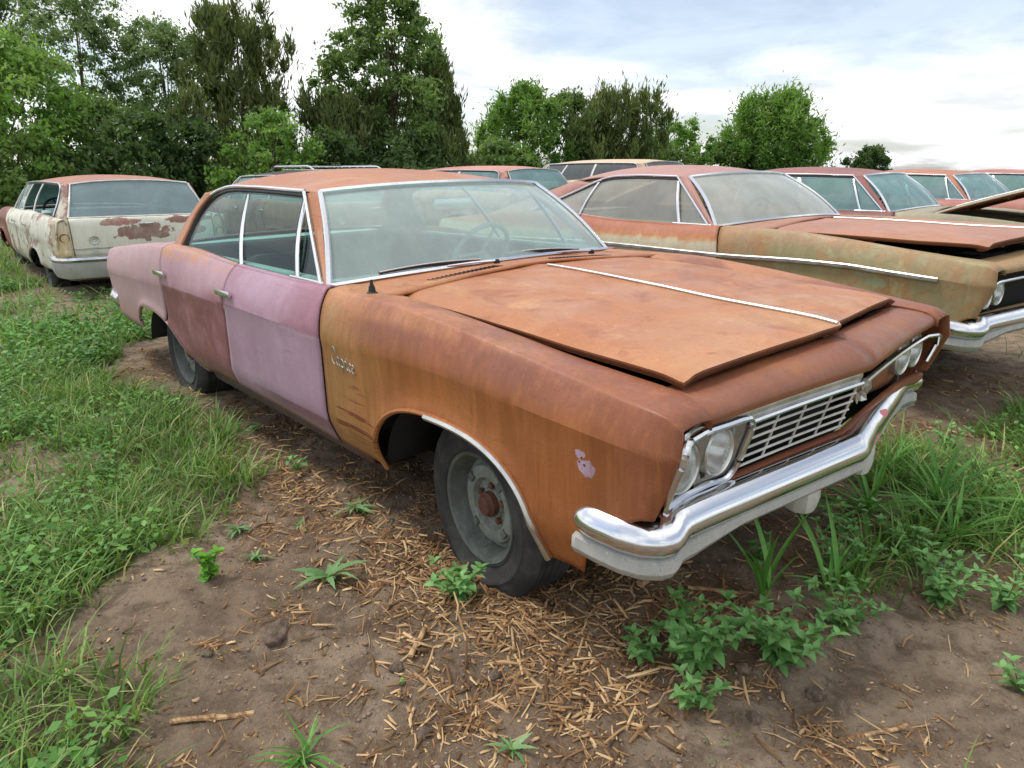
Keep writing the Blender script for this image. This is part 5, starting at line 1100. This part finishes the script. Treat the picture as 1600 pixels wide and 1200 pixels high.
def tree(name, label, cat, pos, H, W, kind, mat, seed, clusters=110, per=130, base=.15, leaf=.13, shape=1.0, grp=None, trunk_r=None, gap=.0, lean=0.0, z0=-.05):
    """trunk with limbs, and a crown of leaf clumps hung on them"""
    r = np.random.default_rng(seed); H, W = H-W*.06, W*.90; clusters = int(clusters*1.35); root = empty(name, Matrix.Translation((pos[0], pos[1], z0))); tag(root, label, cat, grp)
    tr = trunk_r or max(.04, H*.018); m = MB(); n = 9
    trunk = np.array([(lean*H*t*t+.03*H*math.sin(3*t+seed)*t, .02*H*math.sin(2.3*t+seed*1.7)*t, H*.86*t) for t in np.linspace(0, 1, n)]); m.tube(trunk, np.linspace(tr, tr*.18, n), 7)
    C, Rr = [], []
    while len(C) < clusters:
        t = r.random(); zz = base+(1-base)*t
        if kind == 'cedar': prof = max(.10, (1-t)**.75*.95+.04) if shape == 1 else max(.2, math.sin(math.pi*min(.98, .18+.62*t))*.95)
        else: prof = math.sin(math.pi*min(1, (t*.82+.14*shape)))**.65
        a = r.uniform(0, 2*math.pi); rad = W/2*prof*math.sqrt(r.uniform(.08, 1))*(1+.22*math.sin(3*a+seed)+.15*math.sin(5*a+zz*6)); c = np.array((math.cos(a)*rad+lean*H*zz*zz, math.sin(a)*rad, H*zz*(1-.05*r.random())))
        if gap and r.random() < gap and math.sin(a*2+zz*9+seed) > .2: continue
        C.append(c); Rr.append(W*(.095 if kind != 'cedar' else .075)*r.uniform(.6, 1.35))
    C, Rr = np.array(C), np.array(Rr)
    for k in r.choice(len(C), min(len(C), 26 if not gap else 10), replace=False):
        c = C[k]; zb = max(.06*H, c[2]*.55-.08*H); s_ = np.array([np.interp(zb, trunk[:, 2], trunk[:, q]) for q in range(3)]); mid = lerp(s_, c, .5)+(0, 0, .04*H*(1 if kind != 'cedar' else -.3)); rb = tr*(.34 if kind != 'cedar' else .2); m.tube(poly([s_, mid, c], 5), np.linspace(rb, rb*.18, 5), 4, cap=False)
    m.obj('trunk', BARK, root)
    nl = len(C)*per; ci = np.repeat(np.arange(len(C)), per); d = r.normal(0, 1, (nl, 3)); d /= np.linalg.norm(d, axis=1)[:, None]; rad = np.abs(r.normal(0, .62, nl))
    off = d*rad[:, None]*Rr[ci][:, None]
    if kind == 'cedar': off[:, 2] *= 1.9
    elif kind == 'willow': off[:, 2] = off[:, 2]*1.3-.25*np.abs(off[:, 2]); off[:, :2] *= .9
    else: off[:, 2] *= .75
    P = C[ci]+off; P[:, 2] = np.maximum(P[:, 2], .03)
    ax = r.normal(0, 1, (nl, 3)); 
    if kind == 'cedar': ax = ax*.35+np.array([0, 0, 1.0])+d*.5
    elif kind == 'willow': ax = ax*.5+np.array([0, 0, .3])+d*.6
    else: ax[:, 2] -= .35
    ax /= np.linalg.norm(ax, axis=1)[:, None]; sd = np.cross(ax, r.normal(0, 1, (nl, 3))); sd /= np.linalg.norm(sd, axis=1)[:, None]+1e-9
    L = leaf*r.uniform(.6, 1.4, nl); wd = L*({'cedar': .22, 'willow': .26}.get(kind, .52)); nr = np.cross(ax, sd)
    V = np.stack([P-ax*(L*.5)[:, None], P+sd*(wd*.5)[:, None]+nr*(L*.08)[:, None], P+ax*(L*.5)[:, None], P-sd*(wd*.5)[:, None]+nr*(L*.08)[:, None]], 1)
    ti = np.clip(np.repeat(r.beta(2, 2, len(C)), per)*.7+.3*r.random(nl)+.10*(P[:, 2]/H-.5), 0, 1)
    b = (np.arange(nl)*4)[:, None]+np.arange(4)[None]
    big_mesh('crown', V.reshape(-1, 3), [b], mat, root, attr={'tint': np.repeat(ti, 4)}); return root
def Ht(y, D): return 1.4+(266-y)/FPX*D
def T(label, px, D, ytop, wpx, kind, mat, seed, name='tree', cat='tree', grp='trees of the windbreak', **kw): return tree(name, label, cat, spot(px, D), Ht(ytop, D)+.05, wpx/FPX*D, kind, mat, seed, grp=grp, **kw)
T('dark tree filling the top left corner of the picture', 0, 27, -60, 220, 'broad', K_DARK, 1, clusters=120, per=150, base=.35, leaf=.17)
T('bright green bushy tree at the left edge above the cream wagon', 40, 20, 62, 330, 'broad', K_LIGHT, 2, clusters=170, per=130, base=.03, leaf=.14)
T('slender pale tree with bare lower trunk behind the cream wagon', 170, 25, -6, 190, 'broad', K_PALE, 3, clusters=120, per=120, base=.45, leaf=.12, gap=.3, trunk_r=.10)
T('mid-green bushy tree behind the cream wagon, under the slender one', 170, 22, 150, 230, 'broad', K_GREEN, 4, clusters=130, per=120, base=.02, leaf=.13)
T('feathery pale tree left of the dark cedar', 290, 26, 52, 210, 'broad', K_PALE, 5, clusters=150, per=120, base=.20, leaf=.12, gap=.25)
T('dark bushy cedar with spiky top, left of the tallest tree', 402, 25, 34, 190, 'cedar', K_CEDAR, 6, clusters=150, per=170, base=.05, leaf=.24, shape=2)
T('light green bush in front of the dark cedar', 440, 20, 178, 170, 'broad', K_LIGHT, 7, clusters=80, per=120, base=.02, leaf=.12)
T('tallest leafy tree, standing behind the rusty roof', 622, 26, 4, 205, 'broad', K_GREEN, 8, clusters=190, per=150, base=.15, leaf=.15, shape=1.0)
T('dark conical cedar joined to the right of the tallest tree', 690, 26, 100, 150, 'cedar', K_CEDAR, 9, clusters=160, per=170, base=.03, leaf=.25)
T('dark cedar joined to the left of the tallest tree', 555, 25, 150, 150, 'cedar', K_CEDAR, 10, clusters=150, per=170, base=.02, leaf=.25, shape=2)
T('light green bushy tree right of the cedars', 815, 36, 140, 165, 'willow', K_LIGHT, 11, clusters=120, per=150, base=.02, leaf=.26)
T('mixed green tree between the light bushy tree and the dark cedar beyond', 885, 38, 150, 130, 'broad', K_GREEN, 12, clusters=110, per=130, base=.02, leaf=.19)
T('dark cedar behind the olive coupe roof', 955, 38, 150, 160, 'cedar', K_CEDAR, 13, clusters=130, per=160, base=.02, leaf=.32, shape=2)
T('small low tree right of the dark cedar', 1060, 42, 186, 110, 'broad', K_LIGHT, 14, clusters=60, per=120, base=.02, leaf=.19)
T('round willow-like tree standing alone on the right', 1195, 44, 150, 170, 'willow', K_LIGHT, 15, clusters=190, per=170, base=.04, leaf=.30, shape=.8)
T('small dark tree far off on the horizon at the right', 1340, 62, 229, 78, 'broad', K_DARK, 16, clusters=90, per=130, base=.02, leaf=.26)
for k, (px, D, yt, wpx, mat, lab) in enumerate([(60, 18.5, 205, 240, K_GREEN, 'low dark green shrub at the left edge behind the cream wagon'), (240, 20, 170, 220, K_DARK, 'shrub under the slender pale tree'), (330, 21, 190, 180, K_DARK, 'shadowy shrub at the foot of the dark cedar'), (520, 22, 200, 170, K_DARK, 'shrub at the foot of the left cedar behind the roof'), (640, 24, 205, 190, K_DARK, 'shrub at the foot of the tallest tree'), (770, 33, 215, 150, K_GREEN, 'low shrub between the cedars and the light bushy tree'), (1000, 40, 215, 150, K_GREEN, 'low shrub behind the olive coupe'), (1120, 44, 222, 130, K_GREEN, 'low shrub left of the willow-like tree')]):
    T(lab, px, D, yt, wpx, 'broad', mat, 30+k, 'shrub', 'shrub', 'shrubs of the windbreak', clusters=70, per=120, base=.02, leaf=.15 if D < 30 else .22, shape=1.3)
